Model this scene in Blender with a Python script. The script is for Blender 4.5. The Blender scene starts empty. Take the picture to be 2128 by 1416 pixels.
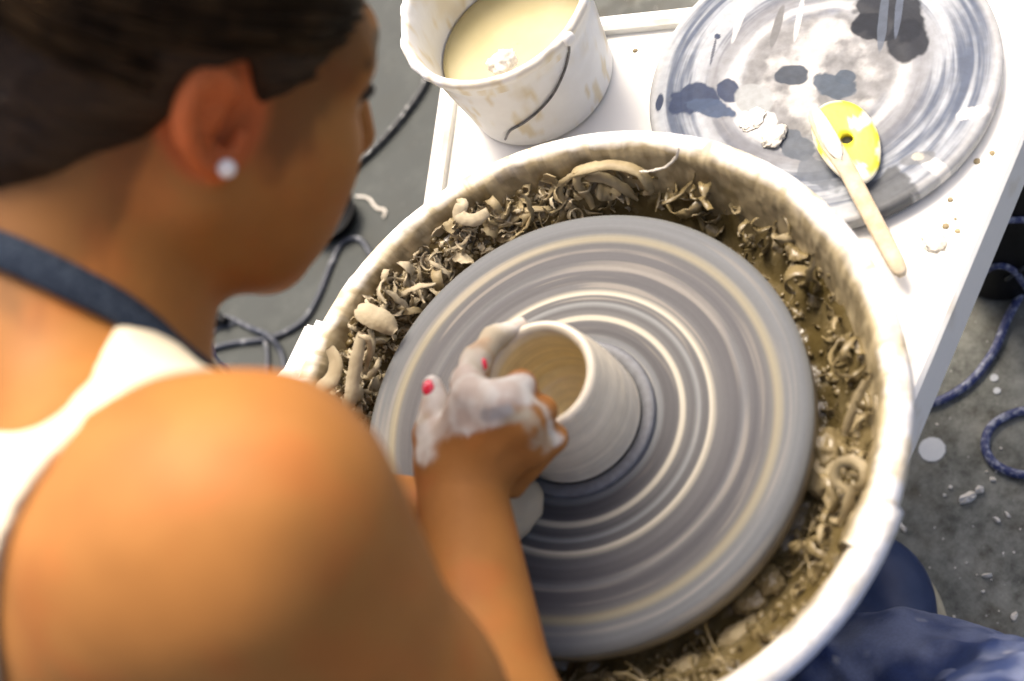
import bpy, bmesh, math, random
import numpy as np
from mathutils import Vector, Matrix
from mathutils.bvhtree import BVHTree

random.seed(7)
RNG = np.random.default_rng(7)
scene = bpy.context.scene
COL = scene.collection

# ------------------------------------------------------------------ camera
PW, PH, FPX = 2128.0, 1416.0, 2700.0
TILT, ROLL = math.radians(33.0), math.radians(41.6)
CAM = np.array([.003, -.425, 1.279])
FWD = np.array([0, math.sin(TILT), -math.cos(TILT)])
_r0 = np.array([1., 0, 0]); _u0 = np.cross(_r0, FWD)
RGT = math.cos(ROLL) * _r0 - math.sin(ROLL) * _u0
UPV = math.sin(ROLL) * _r0 + math.cos(ROLL) * _u0
cam_d = bpy.data.cameras.new('camera')
cam = bpy.data.objects.new('camera', cam_d); COL.objects.link(cam)
M = Matrix.Identity(4)
for i in range(3):
    M[i][0], M[i][1], M[i][2], M[i][3] = RGT[i], UPV[i], -FWD[i], CAM[i]
cam.matrix_world = M
cam_d.sensor_width = 36; cam_d.lens = FPX / PW * 36
cam_d.clip_start = .02; cam_d.clip_end = 500
cam_d.dof.use_dof = True; cam_d.dof.focus_distance = 1.04; cam_d.dof.aperture_fstop = 3.7
cam_d.dof.aperture_blades = 0
scene.camera = cam

# ------------------------------------------------------------------ light
SUN_AZ, SUN_EL = (0.30, 0.95), math.radians(58)        # horizontal direction towards the sun
world = bpy.data.worlds.new('World'); scene.world = world; world.use_nodes = True
wn = world.node_tree.nodes; wl = world.node_tree.links
sky = wn.new('ShaderNodeTexSky'); sky.sky_type = 'NISHITA'; sky.sun_disc = False
sky.sun_elevation = SUN_EL; sky.sun_rotation = math.atan2(SUN_AZ[0], SUN_AZ[1])
sky.air_density = .40; sky.dust_density = 6.0; sky.ozone_density = .2
bg = wn['Background']; bg.inputs['Strength'].default_value = .15
wl.new(sky.outputs[0], bg.inputs[0])
sun_d = bpy.data.lights.new('sun', 'SUN'); sun = bpy.data.objects.new('sun', sun_d); COL.objects.link(sun)
sun_d.energy = 1.28; sun_d.angle = math.radians(24); sun_d.color = (1, .89, .70)
sv = Vector((SUN_AZ[0], SUN_AZ[1], 0)).normalized() * math.cos(SUN_EL) + Vector((0, 0, math.sin(SUN_EL)))
sun.rotation_euler = sv.to_track_quat('Z', 'Y').to_euler(); sun.location = sv * 5
scene.view_settings.view_transform = 'Standard'; scene.view_settings.look = 'None'
scene.view_settings.exposure = 1.26; scene.view_settings.gamma = 1
scene.view_settings.use_curve_mapping = False
scene.render.engine = 'CYCLES'
scene.cycles.use_denoising = True
scene.cycles.max_bounces = 6; scene.cycles.diffuse_bounces = 3; scene.cycles.glossy_bounces = 2
scene.cycles.use_adaptive_sampling = True; scene.cycles.adaptive_threshold = .015

# ------------------------------------------------------------------ helpers
def ray(px, py):
    return FWD + (px - PW / 2) / FPX * RGT + (PH / 2 - py) / FPX * UPV
def at(px, py, depth):
    return CAM + ray(px, py) * depth
def on(px, py, z):
    d = ray(px, py); return CAM + d * ((z - CAM[2]) / d[2])
V3 = lambda *a: np.array(a, float)

def _hash(i, j, k, s):
    n = (i * 374761393 + j * 668265263 + k * 2147483647 + s * 974634721) & 0xffffffff
    n = ((n ^ (n >> 13)) * 1274126177) & 0xffffffff
    return ((n ^ (n >> 16)) & 0xffff) / 65535.0
def vnoise(P, s=0):
    P = np.asarray(P, float); I = np.floor(P).astype(np.int64); f = P - I; f = f * f * (3 - 2 * f)
    out = 0
    for a in (0, 1):
        for b in (0, 1):
            for c in (0, 1):
                w = (f[:, 0] if a else 1 - f[:, 0]) * (f[:, 1] if b else 1 - f[:, 1]) * (f[:, 2] if c else 1 - f[:, 2])
                out = out + w * _hash(I[:, 0] + a, I[:, 1] + b, I[:, 2] + c, s)
    return out
def fbm(P, s=0, o=4):
    P = np.asarray(P, float); a = 0; w = .5; t = 0
    for k in range(o):
        a = a + w * vnoise(P * 2 ** k, s + k * 17); t += w; w *= .5
    return a / t
def sst(a, b, x):
    t = np.clip((x - a) / (b - a), 0, 1); return t * t * (3 - 2 * t)

def mesh_obj(name, verts, faces, mat=None, parent=None, smooth=True, cols=None):
    me = bpy.data.meshes.new(name)
    me.from_pydata([tuple(v) for v in verts], [], [tuple(f) for f in faces]) if not isinstance(faces, np.ndarray) else fast_mesh(me, verts, faces)
    if smooth: me.polygons.foreach_set('use_smooth', [True] * len(me.polygons))
    if cols is not None:
        a = me.color_attributes.new('Col', 'FLOAT_COLOR', 'POINT')
        c = np.ones((len(me.vertices), 4), np.float32); c[:, :3] = cols
        a.data.foreach_set('color', c.ravel())
    me.update()
    o = bpy.data.objects.new(name, me); COL.objects.link(o)
    if mat: me.materials.append(mat)
    if parent: o.parent = parent
    return o
def fast_mesh(me, verts, faces):
    n, k = faces.shape
    me.vertices.add(len(verts)); me.vertices.foreach_set('co', np.asarray(verts, np.float32).ravel())
    me.loops.add(n * k); me.loops.foreach_set('vertex_index', faces.astype(np.int32).ravel())
    me.polygons.add(n); me.polygons.foreach_set('loop_start', np.arange(0, n * k, k, dtype=np.int32))
    me.update(calc_edges=True); me.validate()
def empty(name, loc=(0, 0, 0)):
    o = bpy.data.objects.new(name, None); COL.objects.link(o); o.location = loc; o.empty_display_size = .02
    return o
def put(o, parent):                       # keep world placement while parenting to an empty
    o.parent = parent; o.matrix_parent_inverse = Matrix.Translation(parent.location).inverted(); return o
def tag(o, label=None, cat=None, group=None, kind=None):
    if label: o['label'] = label
    if cat: o['category'] = cat
    if group: o['group'] = group
    if kind: o['kind'] = kind
    return o

def lathe(profile, n=96, a0=0., a1=2 * math.pi, center=(0, 0), jitter=None):
    """profile list of (r,z); returns verts, quads"""
    pr = np.array(profile, float); m = len(pr)
    full = abs(a1 - a0 - 2 * math.pi) < 1e-6
    th = np.linspace(a0, a1, n, endpoint=not full)
    R = pr[:, 0][None, :] * np.ones((n, 1)); Z = pr[:, 1][None, :] * np.ones((n, 1)); T = th[:, None] * np.ones((1, m))
    if jitter is not None: R, Z = jitter(R, Z, T)
    X = center[0] + R * np.cos(T); Y = center[1] + R * np.sin(T)
    vs = np.stack([X, Y, Z], -1).reshape(-1, 3); fs = []
    for i in range(n if full else n - 1):
        j = (i + 1) % n
        a = np.arange(m - 1)
        fs.append(np.stack([i * m + a, j * m + a, j * m + a + 1, i * m + a + 1], 1))
    return vs, np.concatenate(fs)

def box(cx, cy, cz, sx, sy, sz, rz=0, bev=.0):
    bm = bmesh.new(); bmesh.ops.create_cube(bm, size=1)
    bmesh.ops.scale(bm, vec=(sx, sy, sz), verts=bm.verts)
    if bev: bmesh.ops.bevel(bm, geom=bm.edges[:], offset=bev, segments=3, affect='EDGES')
    bmesh.ops.rotate(bm, cent=(0, 0, 0), matrix=Matrix.Rotation(rz, 3, 'Z'), verts=bm.verts)
    bmesh.ops.translate(bm, vec=(cx, cy, cz), verts=bm.verts)
    return bm
def bm_obj(name, bm, mat, parent=None, smooth=False):
    me = bpy.data.meshes.new(name); bm.normal_update(); bm.to_mesh(me); bm.free()
    if smooth: me.polygons.foreach_set('use_smooth', [True] * len(me.polygons))
    me.materials.append(mat); o = bpy.data.objects.new(name, me); COL.objects.link(o)
    if parent: put(o, parent)
    return o
def prism(poly, z0, z1, bev=0, seg=2):
    bm = bmesh.new(); vs = [bm.verts.new((x, y, z0)) for x, y in poly]; f = bm.faces.new(vs)
    r = bmesh.ops.extrude_face_region(bm, geom=[f])
    bmesh.ops.translate(bm, vec=(0, 0, z1 - z0), verts=[v for v in r['geom'] if isinstance(v, bmesh.types.BMVert)])
    bmesh.ops.recalc_face_normals(bm, faces=bm.faces)
    if bev: bmesh.ops.bevel(bm, geom=bm.edges[:], offset=bev, segments=seg, affect='EDGES')
    return bm

def smooth_path(pts, n=60):
    p = np.array(pts, float); p = np.vstack([2 * p[0] - p[1], p, 2 * p[-1] - p[-2]])
    out = []; m = len(p) - 3
    for q in np.linspace(0, m - 1e-6, n):
        i = int(q); t = q - i; a, b, c, d = p[i:i + 4]
        out.append(.5 * ((2 * b) + (c - a) * t + (2 * a - 5 * b + 4 * c - d) * t * t + (3 * b - a - 3 * c + d) * t ** 3))
    return np.array(out)
def tube(path, rad, n=10, caps=True):
    p = np.array(path); m = len(p); rad = np.ones(m) * rad
    T = np.gradient(p, axis=0); T /= np.linalg.norm(T, axis=1)[:, None] + 1e-12
    N = np.cross(T[0], V3(.3, .5, .81)); N /= np.linalg.norm(N); vs = []
    for i in range(m):
        N = N - N @ T[i] * T[i]; N /= np.linalg.norm(N); B = np.cross(T[i], N)
        for k in range(n):
            a = 2 * math.pi * k / n; vs.append(p[i] + rad[i] * (math.cos(a) * N + math.sin(a) * B))
    fs = [(i * n + k, i * n + (k + 1) % n, (i + 1) * n + (k + 1) % n, (i + 1) * n + k) for i in range(m - 1) for k in range(n)]
    if caps: fs += [tuple(range(n))[::-1], tuple((m - 1) * n + k for k in range(n))]
    return vs, fs
def ribbon(path, width, thick, up, taper=.35, curl=0.):
    """flat strip with real thickness swept along path; up gives the strip's face direction (one or per point)"""
    p = np.array(path); m = len(p); up = np.array(up, float); up = np.tile(up, (m, 1)) if up.ndim == 1 else up
    T = np.gradient(p, axis=0); T /= np.linalg.norm(T, axis=1)[:, None] + 1e-12
    vs = []
    for i in range(m):
        s = i / (m - 1); w = width * (1 - taper * abs(2 * s - 1) ** 3) * .5
        S = np.cross(T[i], up[i]); S /= np.linalg.norm(S) + 1e-12; Nn = np.cross(S, T[i])
        for (a, b) in ((-1, .5), (0, .5), (1, .5), (1, -.5), (0, -.5), (-1, -.5)):
            vs.append(p[i] + S * w * a + Nn * (thick * b + curl * w * (a * a)))
    fs = [(i * 6 + k, i * 6 + (k + 1) % 6, (i + 1) * 6 + (k + 1) % 6, (i + 1) * 6 + k) for i in range(m - 1) for k in range(6)]
    fs += [(0, 1, 4, 5), (1, 2, 3, 4), tuple((m - 1) * 6 + k for k in (5, 4, 1, 0)), tuple((m - 1) * 6 + k for k in (4, 3, 2, 1))]
    return vs, fs

# ------------------------------------------------------------------ materials
def mat(name, col=(.5, .5, .5), rough=.6, noise=0., nscale=60., col2=None, bump=0., bscale=200., attr=False, spec=.5, sss=0., sss_r=(.01, .004, .002), coat=0., nlo=.35, nhi=.65, rvar=0.):
    m = bpy.data.materials.new(name); m.use_nodes = True; n = m.node_tree.nodes; l = m.node_tree.links
    b = n['Principled BSDF']; b.inputs['Roughness'].default_value = rough
    b.inputs['Specular IOR Level'].default_value = spec; b.inputs['Coat Weight'].default_value = coat
    tc = n.new('ShaderNodeTexCoord')
    if attr:
        a = n.new('ShaderNodeAttribute'); a.attribute_name = 'Col'; base = a.outputs['Color']
    else:
        c = n.new('ShaderNodeRGB'); c.outputs[0].default_value = (*col, 1); base = c.outputs[0]
    if noise > 0:
        t = n.new('ShaderNodeTexNoise'); t.inputs['Scale'].default_value = nscale; t.inputs['Detail'].default_value = 6
        l.new(tc.outputs['Object'], t.inputs['Vector'])
        mr = n.new('ShaderNodeMapRange'); mr.inputs[1].default_value = nlo; mr.inputs[2].default_value = nhi
        l.new(t.outputs['Fac'], mr.inputs[0])
        mx = n.new('ShaderNodeMix'); mx.data_type = 'RGBA'
        ml = n.new('ShaderNodeMath'); ml.operation = 'MULTIPLY'; ml.inputs[1].default_value = noise; l.new(mr.outputs[0], ml.inputs[0])
        l.new(ml.outputs[0], mx.inputs['Factor']); l.new(base, mx.inputs['A'])
        if col2 is None:
            g = n.new('ShaderNodeMix'); g.data_type = 'RGBA'; g.blend_type = 'MULTIPLY'; g.inputs['Factor'].default_value = 1
            l.new(base, g.inputs['A']); g.inputs['B'].default_value = (.55, .52, .48, 1); l.new(g.outputs['Result'], mx.inputs['B'])
        else: mx.inputs['B'].default_value = (*col2, 1)
        base = mx.outputs['Result']
        if rvar:
            rr = n.new('ShaderNodeMapRange'); rr.inputs[1].default_value = nlo; rr.inputs[2].default_value = nhi
            rr.inputs[3].default_value = rough; rr.inputs[4].default_value = rough + rvar
            l.new(t.outputs['Fac'], rr.inputs[0]); l.new(rr.outputs[0], b.inputs['Roughness'])
    l.new(base, b.inputs['Base Color'])
    if bump > 0:
        t2 = n.new('ShaderNodeTexNoise'); t2.inputs['Scale'].default_value = bscale; t2.inputs['Detail'].default_value = 5
        l.new(tc.outputs['Object'], t2.inputs['Vector'])
        bp = n.new('ShaderNodeBump'); bp.inputs['Strength'].default_value = bump; bp.inputs['Distance'].default_value = .002
        l.new(t2.outputs['Fac'], bp.inputs['Height']); l.new(bp.outputs[0], b.inputs['Normal'])
    if sss:
        b.inputs['Subsurface Weight'].default_value = sss; b.inputs['Subsurface Radius'].default_value = (1, .4, .2)
        b.inputs['Subsurface Scale'].default_value = sss_r[0]
    return m

M_floor = mat('concrete', (.088, .086, .076), .75)
def build_floor_mat(m):
    n = m.node_tree.nodes; l = m.node_tree.links; b = n['Principled BSDF']; tc = n.new('ShaderNodeTexCoord')
    def nz(scale, det, lo, hi, rough=.6):
        t = n.new('ShaderNodeTexNoise'); t.inputs['Scale'].default_value = scale; t.inputs['Detail'].default_value = det; t.inputs['Roughness'].default_value = rough
        l.new(tc.outputs['Object'], t.inputs['Vector']); r = n.new('ShaderNodeMapRange'); r.inputs[1].default_value = lo; r.inputs[2].default_value = hi
        l.new(t.outputs['Fac'], r.inputs[0]); return r.outputs[0]
    def mix(a, bcol, fac, mul=1.):
        x = n.new('ShaderNodeMix'); x.data_type = 'RGBA'; k = n.new('ShaderNodeMath'); k.operation = 'MULTIPLY'; k.inputs[1].default_value = mul
        l.new(fac, k.inputs[0]); l.new(k.outputs[0], x.inputs['Factor'])
        if isinstance(a, tuple): x.inputs['A'].default_value = (*a, 1)
        else: l.new(a, x.inputs['A'])
        x.inputs['B'].default_value = (*bcol, 1); return x.outputs['Result']
    c = mix((.040, .042, .034), (.078, .081, .069), nz(9, 5, .35, .65))
    c = mix(c, (.062, .052, .028), nz(14, 4, .5, .72), .8)                      # ochre damp stains
    c = mix(c, (.20, .21, .18), nz(17, 9, .50, .72, .75), .85)                # dried clay dust
    c = mix(c, (.04, .04, .036), nz(420, 3, .58, .72), .6)                     # pores
    c = mix(c, (.34, .34, .31), nz(310, 2, .67, .76), .6)                       # dust grains
    v = n.new('ShaderNodeTexVoronoi'); v.inputs['Scale'].default_value = 75; v.inputs['Randomness'].default_value = 1
    l.new(tc.outputs['Object'], v.inputs['Vector']); r = n.new('ShaderNodeMapRange'); r.inputs[1].default_value = .10; r.inputs[2].default_value = .06
    l.new(v.outputs['Distance'], r.inputs[0]); c = mix(c, (.5, .5, .47), r.outputs[0], .55)
    # ragged painted shade beyond the wheel, ragged painted light near the person's foot
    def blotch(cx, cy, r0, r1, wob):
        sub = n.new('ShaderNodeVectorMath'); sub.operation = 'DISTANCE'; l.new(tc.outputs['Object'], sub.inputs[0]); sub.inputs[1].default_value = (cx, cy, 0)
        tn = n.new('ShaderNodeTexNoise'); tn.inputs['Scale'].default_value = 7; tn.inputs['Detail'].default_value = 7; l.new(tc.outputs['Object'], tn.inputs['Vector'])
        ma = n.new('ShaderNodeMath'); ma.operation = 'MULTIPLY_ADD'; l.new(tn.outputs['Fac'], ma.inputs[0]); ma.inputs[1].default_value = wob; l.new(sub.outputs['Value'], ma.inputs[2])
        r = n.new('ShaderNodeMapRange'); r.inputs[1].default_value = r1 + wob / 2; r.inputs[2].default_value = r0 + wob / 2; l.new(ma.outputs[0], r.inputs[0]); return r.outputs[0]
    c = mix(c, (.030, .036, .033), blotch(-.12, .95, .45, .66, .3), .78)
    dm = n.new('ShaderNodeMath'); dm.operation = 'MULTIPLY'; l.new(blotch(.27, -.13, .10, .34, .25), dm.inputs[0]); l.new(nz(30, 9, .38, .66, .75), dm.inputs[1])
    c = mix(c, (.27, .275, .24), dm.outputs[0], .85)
    l.new(c, b.inputs['Base Color'])
    t = n.new('ShaderNodeTexNoise'); t.inputs['Scale'].default_value = 260; t.inputs['Detail'].default_value = 6; l.new(tc.outputs['Object'], t.inputs['Vector'])
    bp = n.new('ShaderNodeBump'); bp.inputs['Strength'].default_value = .35; bp.inputs['Distance'].default_value = .001
    l.new(t.outputs['Fac'], bp.inputs['Height']); l.new(bp.outputs[0], b.inputs['Normal'])
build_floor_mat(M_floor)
M_white = mat('white_plastic', (.80, .79, .74), .42, .75, 24, (.46, .37, .2), .1, 140, nlo=.58, nhi=.84)
M_pan = mat('pan_plastic', attr=True, rough=.55, noise=.35, nscale=90, bump=.35, bscale=170)
M_attr_matte = mat('clay_surface', attr=True, rough=.75, noise=.3, nscale=220, bump=.25, bscale=420)
M_wheel = mat('wheel_metal', attr=True, rough=.5, noise=.08, nscale=300, bump=.03, bscale=300, spec=.16)
M_pot = mat('wet_clay', attr=True, rough=.28, noise=.16, nscale=120, bump=.06, bscale=200, coat=.3)
M_mud = mat('clay_sludge', (.085, .062, .022), .06, .8, 45, (.17, .132, .062), .9, 90, rvar=.3)
M_shave = mat('clay_shaving', (.33, .265, .145), .6, .8, 45, (.19, .145, .068), .25, 300)
M_shave_dry = mat('clay_shaving_dry', (.46, .395, .27), .75, .75, 45, (.28, .225, .13), .25, 300)
M_shave_wet = mat('clay_shaving_wet', (.165, .125, .055), .25, .7, 45, (.26, .205, .105), .25, 300)
M_dryclay = mat('dry_clay', (.70, .67, .60), .85, .6, 120, (.52, .46, .36), .4, 300)
M_slipliq = mat('slip_liquid', (.37, .315, .15), .3, .5, 30, (.43, .37, .21), .05, 80, spec=.2)
M_bat = mat('bat_board', attr=True, rough=.6, noise=.3, nscale=160, bump=.12, bscale=240, spec=.1)
M_yellow = mat('yellow_rubber', attr=True, rough=.45, noise=.2, nscale=150, bump=.1, bscale=300)
M_wood = mat('tool_wood', (.47, .36, .22), .65, .7, 90, (.62, .55, .42), .2, 300)
M_black = mat('black_rubber', (.006, .006, .006), .6, .35, 90, (.02, .02, .02), .15, 160, spec=.15)
M_cable_b = mat('black_cable', (.018, .02, .022), .5, .85, 130, (.36, .36, .34), .1, 200, nlo=.56, nhi=.64)
M_cable_blue = mat('blue_cable', (.025, .036, .12), .5, .8, 170, (.34, .36, .42), .1, 200, nlo=.47, nhi=.66)
M_cable_grey = mat('slate_cable', (.028, .034, .048), .5, .8, 90, (.30, .31, .32), .1, 200, nlo=.53, nhi=.72)
M_wire = mat('handle_wire', (.06, .06, .06), .4, .4, 200, (.3, .29, .26))
M_steel = mat('painted_steel', (.55, .55, .53), .5, .5, 40, (.38, .36, .32), .1, 150)
M_skin = mat('skin', attr=True, rough=.55, noise=.2, nscale=30, bump=.12, bscale=420, spec=.16)
M_hair = mat('dark_hair', (.017, .0095, .005), .55, .8, 1, (.042, .024, .011), spec=.18)
M_tank = mat('white_cotton', (.78, .70, .52), .9, .45, 30, (.66, .56, .38), .35, 700)
M_denim = mat('denim', (.012, .018, .032), .9, .75, 420, (.05, .066, .09), .35, 900, spec=.1)
M_trouser = mat('blue_trousers', attr=True, rough=.85, noise=.3, nscale=420, bump=.3, bscale=700)
M_shoe = mat('navy_rubber', (.012, .028, .085), .42, .5, 60, (.03, .05, .12), .05, 120)
M_sole = mat('shoe_sole', (.42, .38, .26), .7, .4, 100)
M_nail = mat('pink_nail_polish', (.82, .02, .06), .18, coat=.5)
M_pearl = mat('pearl', (.85, .82, .76), .15, coat=.6)
M_eye = mat('eye', (.02, .012, .008), .1)
M_stoolw = mat('stool_wood', (.20, .12, .06), .6, .6, 40)

M_hair2 = mat('hair_strand', (.016, .009, .004), .6, .9, 60, (.05, .028, .011), spec=.08)
def hair_nodes(m):                        # strands run back along the head: stretch the noise
    n = m.node_tree.nodes; l = m.node_tree.links
    t = [x for x in n if x.type == 'TEX_NOISE'][0]; a = n.new('ShaderNodeAttribute'); a.attribute_name = 'Col'
    mp = n.new('ShaderNodeVectorMath'); mp.operation = 'MULTIPLY'; mp.inputs[1].default_value = (260, 9, 260)
    l.new(a.outputs['Vector'], mp.inputs[0]); l.new(mp.outputs[0], t.inputs['Vector'])
    bp = n.new('ShaderNodeBump'); bp.inputs['Strength'].default_value = .6; bp.inputs['Distance'].default_value = .003
    l.new(t.outputs['Fac'], bp.inputs['Height']); l.new(bp.outputs[0], n['Principled BSDF'].inputs['Normal'])
hair_nodes(M_hair)

# ================================================================== SETTING
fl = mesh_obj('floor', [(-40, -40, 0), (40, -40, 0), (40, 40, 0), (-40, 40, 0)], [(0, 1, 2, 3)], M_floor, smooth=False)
tag(fl, 'stained grey concrete floor dusted with dried clay', kind='structure')

# ================================================================== POTTERY WHEEL
ZT, ZW, ZR = .42, .50, .515              # table top, wheel head top, pan rim
wheel = empty('pottery_wheel', (.15, .1, 0))
tag(wheel, 'white potter\'s wheel with flat lipped table and spinning grey wheel head', 'pottery wheel')

def isect(p, d, q, e):
    A = np.array([[d[0], -e[0]], [d[1], -e[1]]]); t = np.linalg.solve(A, np.array(q) - np.array(p)); return np.array(p) + t[0] * np.array(d)
l1, l2 = on(915, 205, ZT + .01)[:2], on(888, 392, ZT + .01)[:2]
t1, t2 = on(1220, 40, ZT + .01)[:2], on(1470, 13, ZT + .01)[:2]
r1, r2 = on(2100, 330, ZT + .01)[:2], on(1905, 795, ZT + .01)[:2]
TL = isect(l1, l2 - l1, t1, t2 - t1); TR = isect(t1, t2 - t1, r1, r2 - r1)
dL = (l2 - l1) / np.linalg.norm(l2 - l1); dR = (r2 - r1) / np.linalg.norm(r2 - r1)
BL = TL + dL * .56; BR = TR + dR * .47
tpoly = [tuple(BL), tuple(BR), tuple(TR), tuple(TL)]
c_t = np.mean([BL, BR, TR, TL], 0)
def offs(poly, d):                       # inset polygon by d
    p = np.array(poly); out = []
    for i in range(len(p)):
        a, b, c = p[i - 1], p[i], p[(i + 1) % len(p)]
        n1 = np.array([-(b - a)[1], (b - a)[0]]); n1 /= np.linalg.norm(n1); n2 = np.array([-(c - b)[1], (c - b)[0]]); n2 /= np.linalg.norm(n2)
        out.append(isect(a + n1 * d, b - a, b + n2 * d, c - b))
    return [tuple(x) for x in out]
put(bm_obj('table_top', prism(offs(tpoly, .012), ZT - .025, ZT), M_white), wheel)
# raised lip and skirt as one closed frame
pin, pmid, pout = np.array(offs(tpoly, .012)), np.array(offs(tpoly, .008)), np.array(offs(tpoly, 0.)); pskirt = np.array(offs(tpoly, -.006))
ring = [(pin, ZT - .003), (pin, ZT + .007), (pmid, ZT + .010), (pout, ZT + .010), (np.array(offs(tpoly, -.003)), ZT + .007), (pskirt, ZT - .034), (np.array(offs(tpoly, .0)), ZT - .034), (pin, ZT - .026)]
vs = []; fs = []
for p, z in ring: vs += [(x, y, z) for x, y in p]
m_ = len(ring)
for i in range(m_):
    for k in range(4): fs.append((i * 4 + k, i * 4 + (k + 1) % 4, ((i + 1) % m_) * 4 + (k + 1) % 4, ((i + 1) % m_) * 4 + k))
put(mesh_obj('table_rim', vs, fs, M_white, smooth=False), wheel)
# side shelf that peeks out left of the pan
sp = [on(632, 652, ZT + .03)[:2], on(560, 800, ZT + .03)[:2]]
sd = sp[1] - sp[0]; sd /= np.linalg.norm(sd); sn = np.array([-sd[1], sd[0]]);
if sn @ (-sp[0]) < 0: sn = -sn
shelf = [tuple(sp[0]), tuple(sp[0] + sd * .17), tuple(sp[0] + sd * .17 + sn * .06), tuple(sp[0] + sn * .06)]
put(bm_obj('side_shelf', prism(shelf, ZT - .03, ZT + .03, .008, 4), M_white, smooth=True), wheel)
for q in (TL * .93 + c_t * .07, TR * .93 + c_t * .07, BL * .6 + c_t * .4, BR * .45 + c_t * .55):
    put(bm_obj('leg', box(q[0], q[1], (ZT - .03) / 2, .04, .04, ZT - .03, .8, .004), M_steel), wheel)
put(bm_obj('motor_housing', box(.21, .16, .29, .22, .18, .20, .8, .015), M_steel), wheel)
v, f = lathe([(.0, ZW - .03), (.02, ZW - .03), (.02, .3), (0, .3)], 24); put(mesh_obj('shaft', v, f, M_steel), wheel)
# wheel head: real shallow ridges, colour in rings of spun slip
RW = .16
rr = np.concatenate([np.linspace(.0005, .152, 330), np.linspace(.1525, .16, 14)])
n1 = np.stack([rr * 260, rr * 0 + 3.1, rr * 0], 1); n2 = np.stack([rr * 900, rr * 0 + 9.1, rr * 0], 1)
ridge = (fbm(n1 * .6, 3, 2) - .5) * .0012
ridge *= sst(.05, .06, rr) * (1 - sst(.150, .156, rr))
zt = ZW + ridge - np.where(rr > .152, (rr - .152) ** 2 / .008 * .6, 0)
prof = list(zip(rr, zt)) + [(.16, ZW - .012), (.16, ZW - .022), (.155, ZW - .026), (.03, ZW - .028), (.001, ZW - .028)]
v, f = lathe(prof, 160)
R_ = np.hypot(v[:, 0], v[:, 1]); A_ = np.arctan2(v[:, 1], v[:, 0])
stops = [(0, .30, .29, .30), (.046, .12, .115, .12), (.050, .30, .31, .33), (.060, .34, .35, .37), (.0635, .13, .125, .135), (.070, .115, .11, .12), (.0725, .16, .155, .165), (.0742, .84, .77, .64), (.0764, .82, .75, .62), (.0782, .22, .215, .22), (.083, .15, .145, .155), (.0865, .36, .37, .38), (.0885, .16, .155, .165), (.0925, .18, .175, .18), (.0942, .88, .80, .66), (.0962, .60, .55, .46), (.0985, .20, .195, .205), (.106, .155, .15, .165), (.112, .135, .13, .145), (.117, .25, .25, .265), (.121, .15, .145, .16), (.130, .155, .15, .165), (.134, .19, .185, .19), (.1375, .46, .40, .28), (.1405, .36, .33, .26), (.143, .24, .245, .265), (.150, .25, .26, .285), (.156, .30, .31, .33), (.16, .34, .34, .33)]
S_ = np.array(stops)
c = np.stack([np.interp(R_, S_[:, 0], S_[:, i]) for i in (1, 2, 3)], 1) * np.array([.56, .568, .55])
g = .72 + .20 * fbm(np.stack([R_ * 150, A_ * 0 + 1, A_ * 0], 1), 11, 2)
c *= g[:, None]
stk = fbm(np.stack([R_ * 760, np.cos(A_) * .8 + 2, np.sin(A_) * .8 + 2], 1), 27, 2); stk2 = vnoise(np.stack([R_ * 330, np.cos(A_) * .5, np.sin(A_) * .5 + 7], 1), 28)
c *= (.80 + .28 * stk + .14 * stk2)[:, None]
wv = fbm(np.stack([R_ * 210, np.cos(A_) * 1.1 + 4, np.sin(A_) * 1.1 + 4], 1), 23, 3)      # long smears around the ring
c = c * (1 - .35 * sst(.6, .8, wv)[:, None]) + np.array([.34, .30, .24]) * (.35 * sst(.6, .8, wv))[:, None]
side = (v[:, 2] < ZW - .008); c[side] = np.array([.27, .24, .18]) * (.8 + .4 * fbm(v[side] * 90, 4, 3))[:, None]
put(mesh_obj('wheel_head', v, f, M_wheel, cols=c), wheel)

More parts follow.
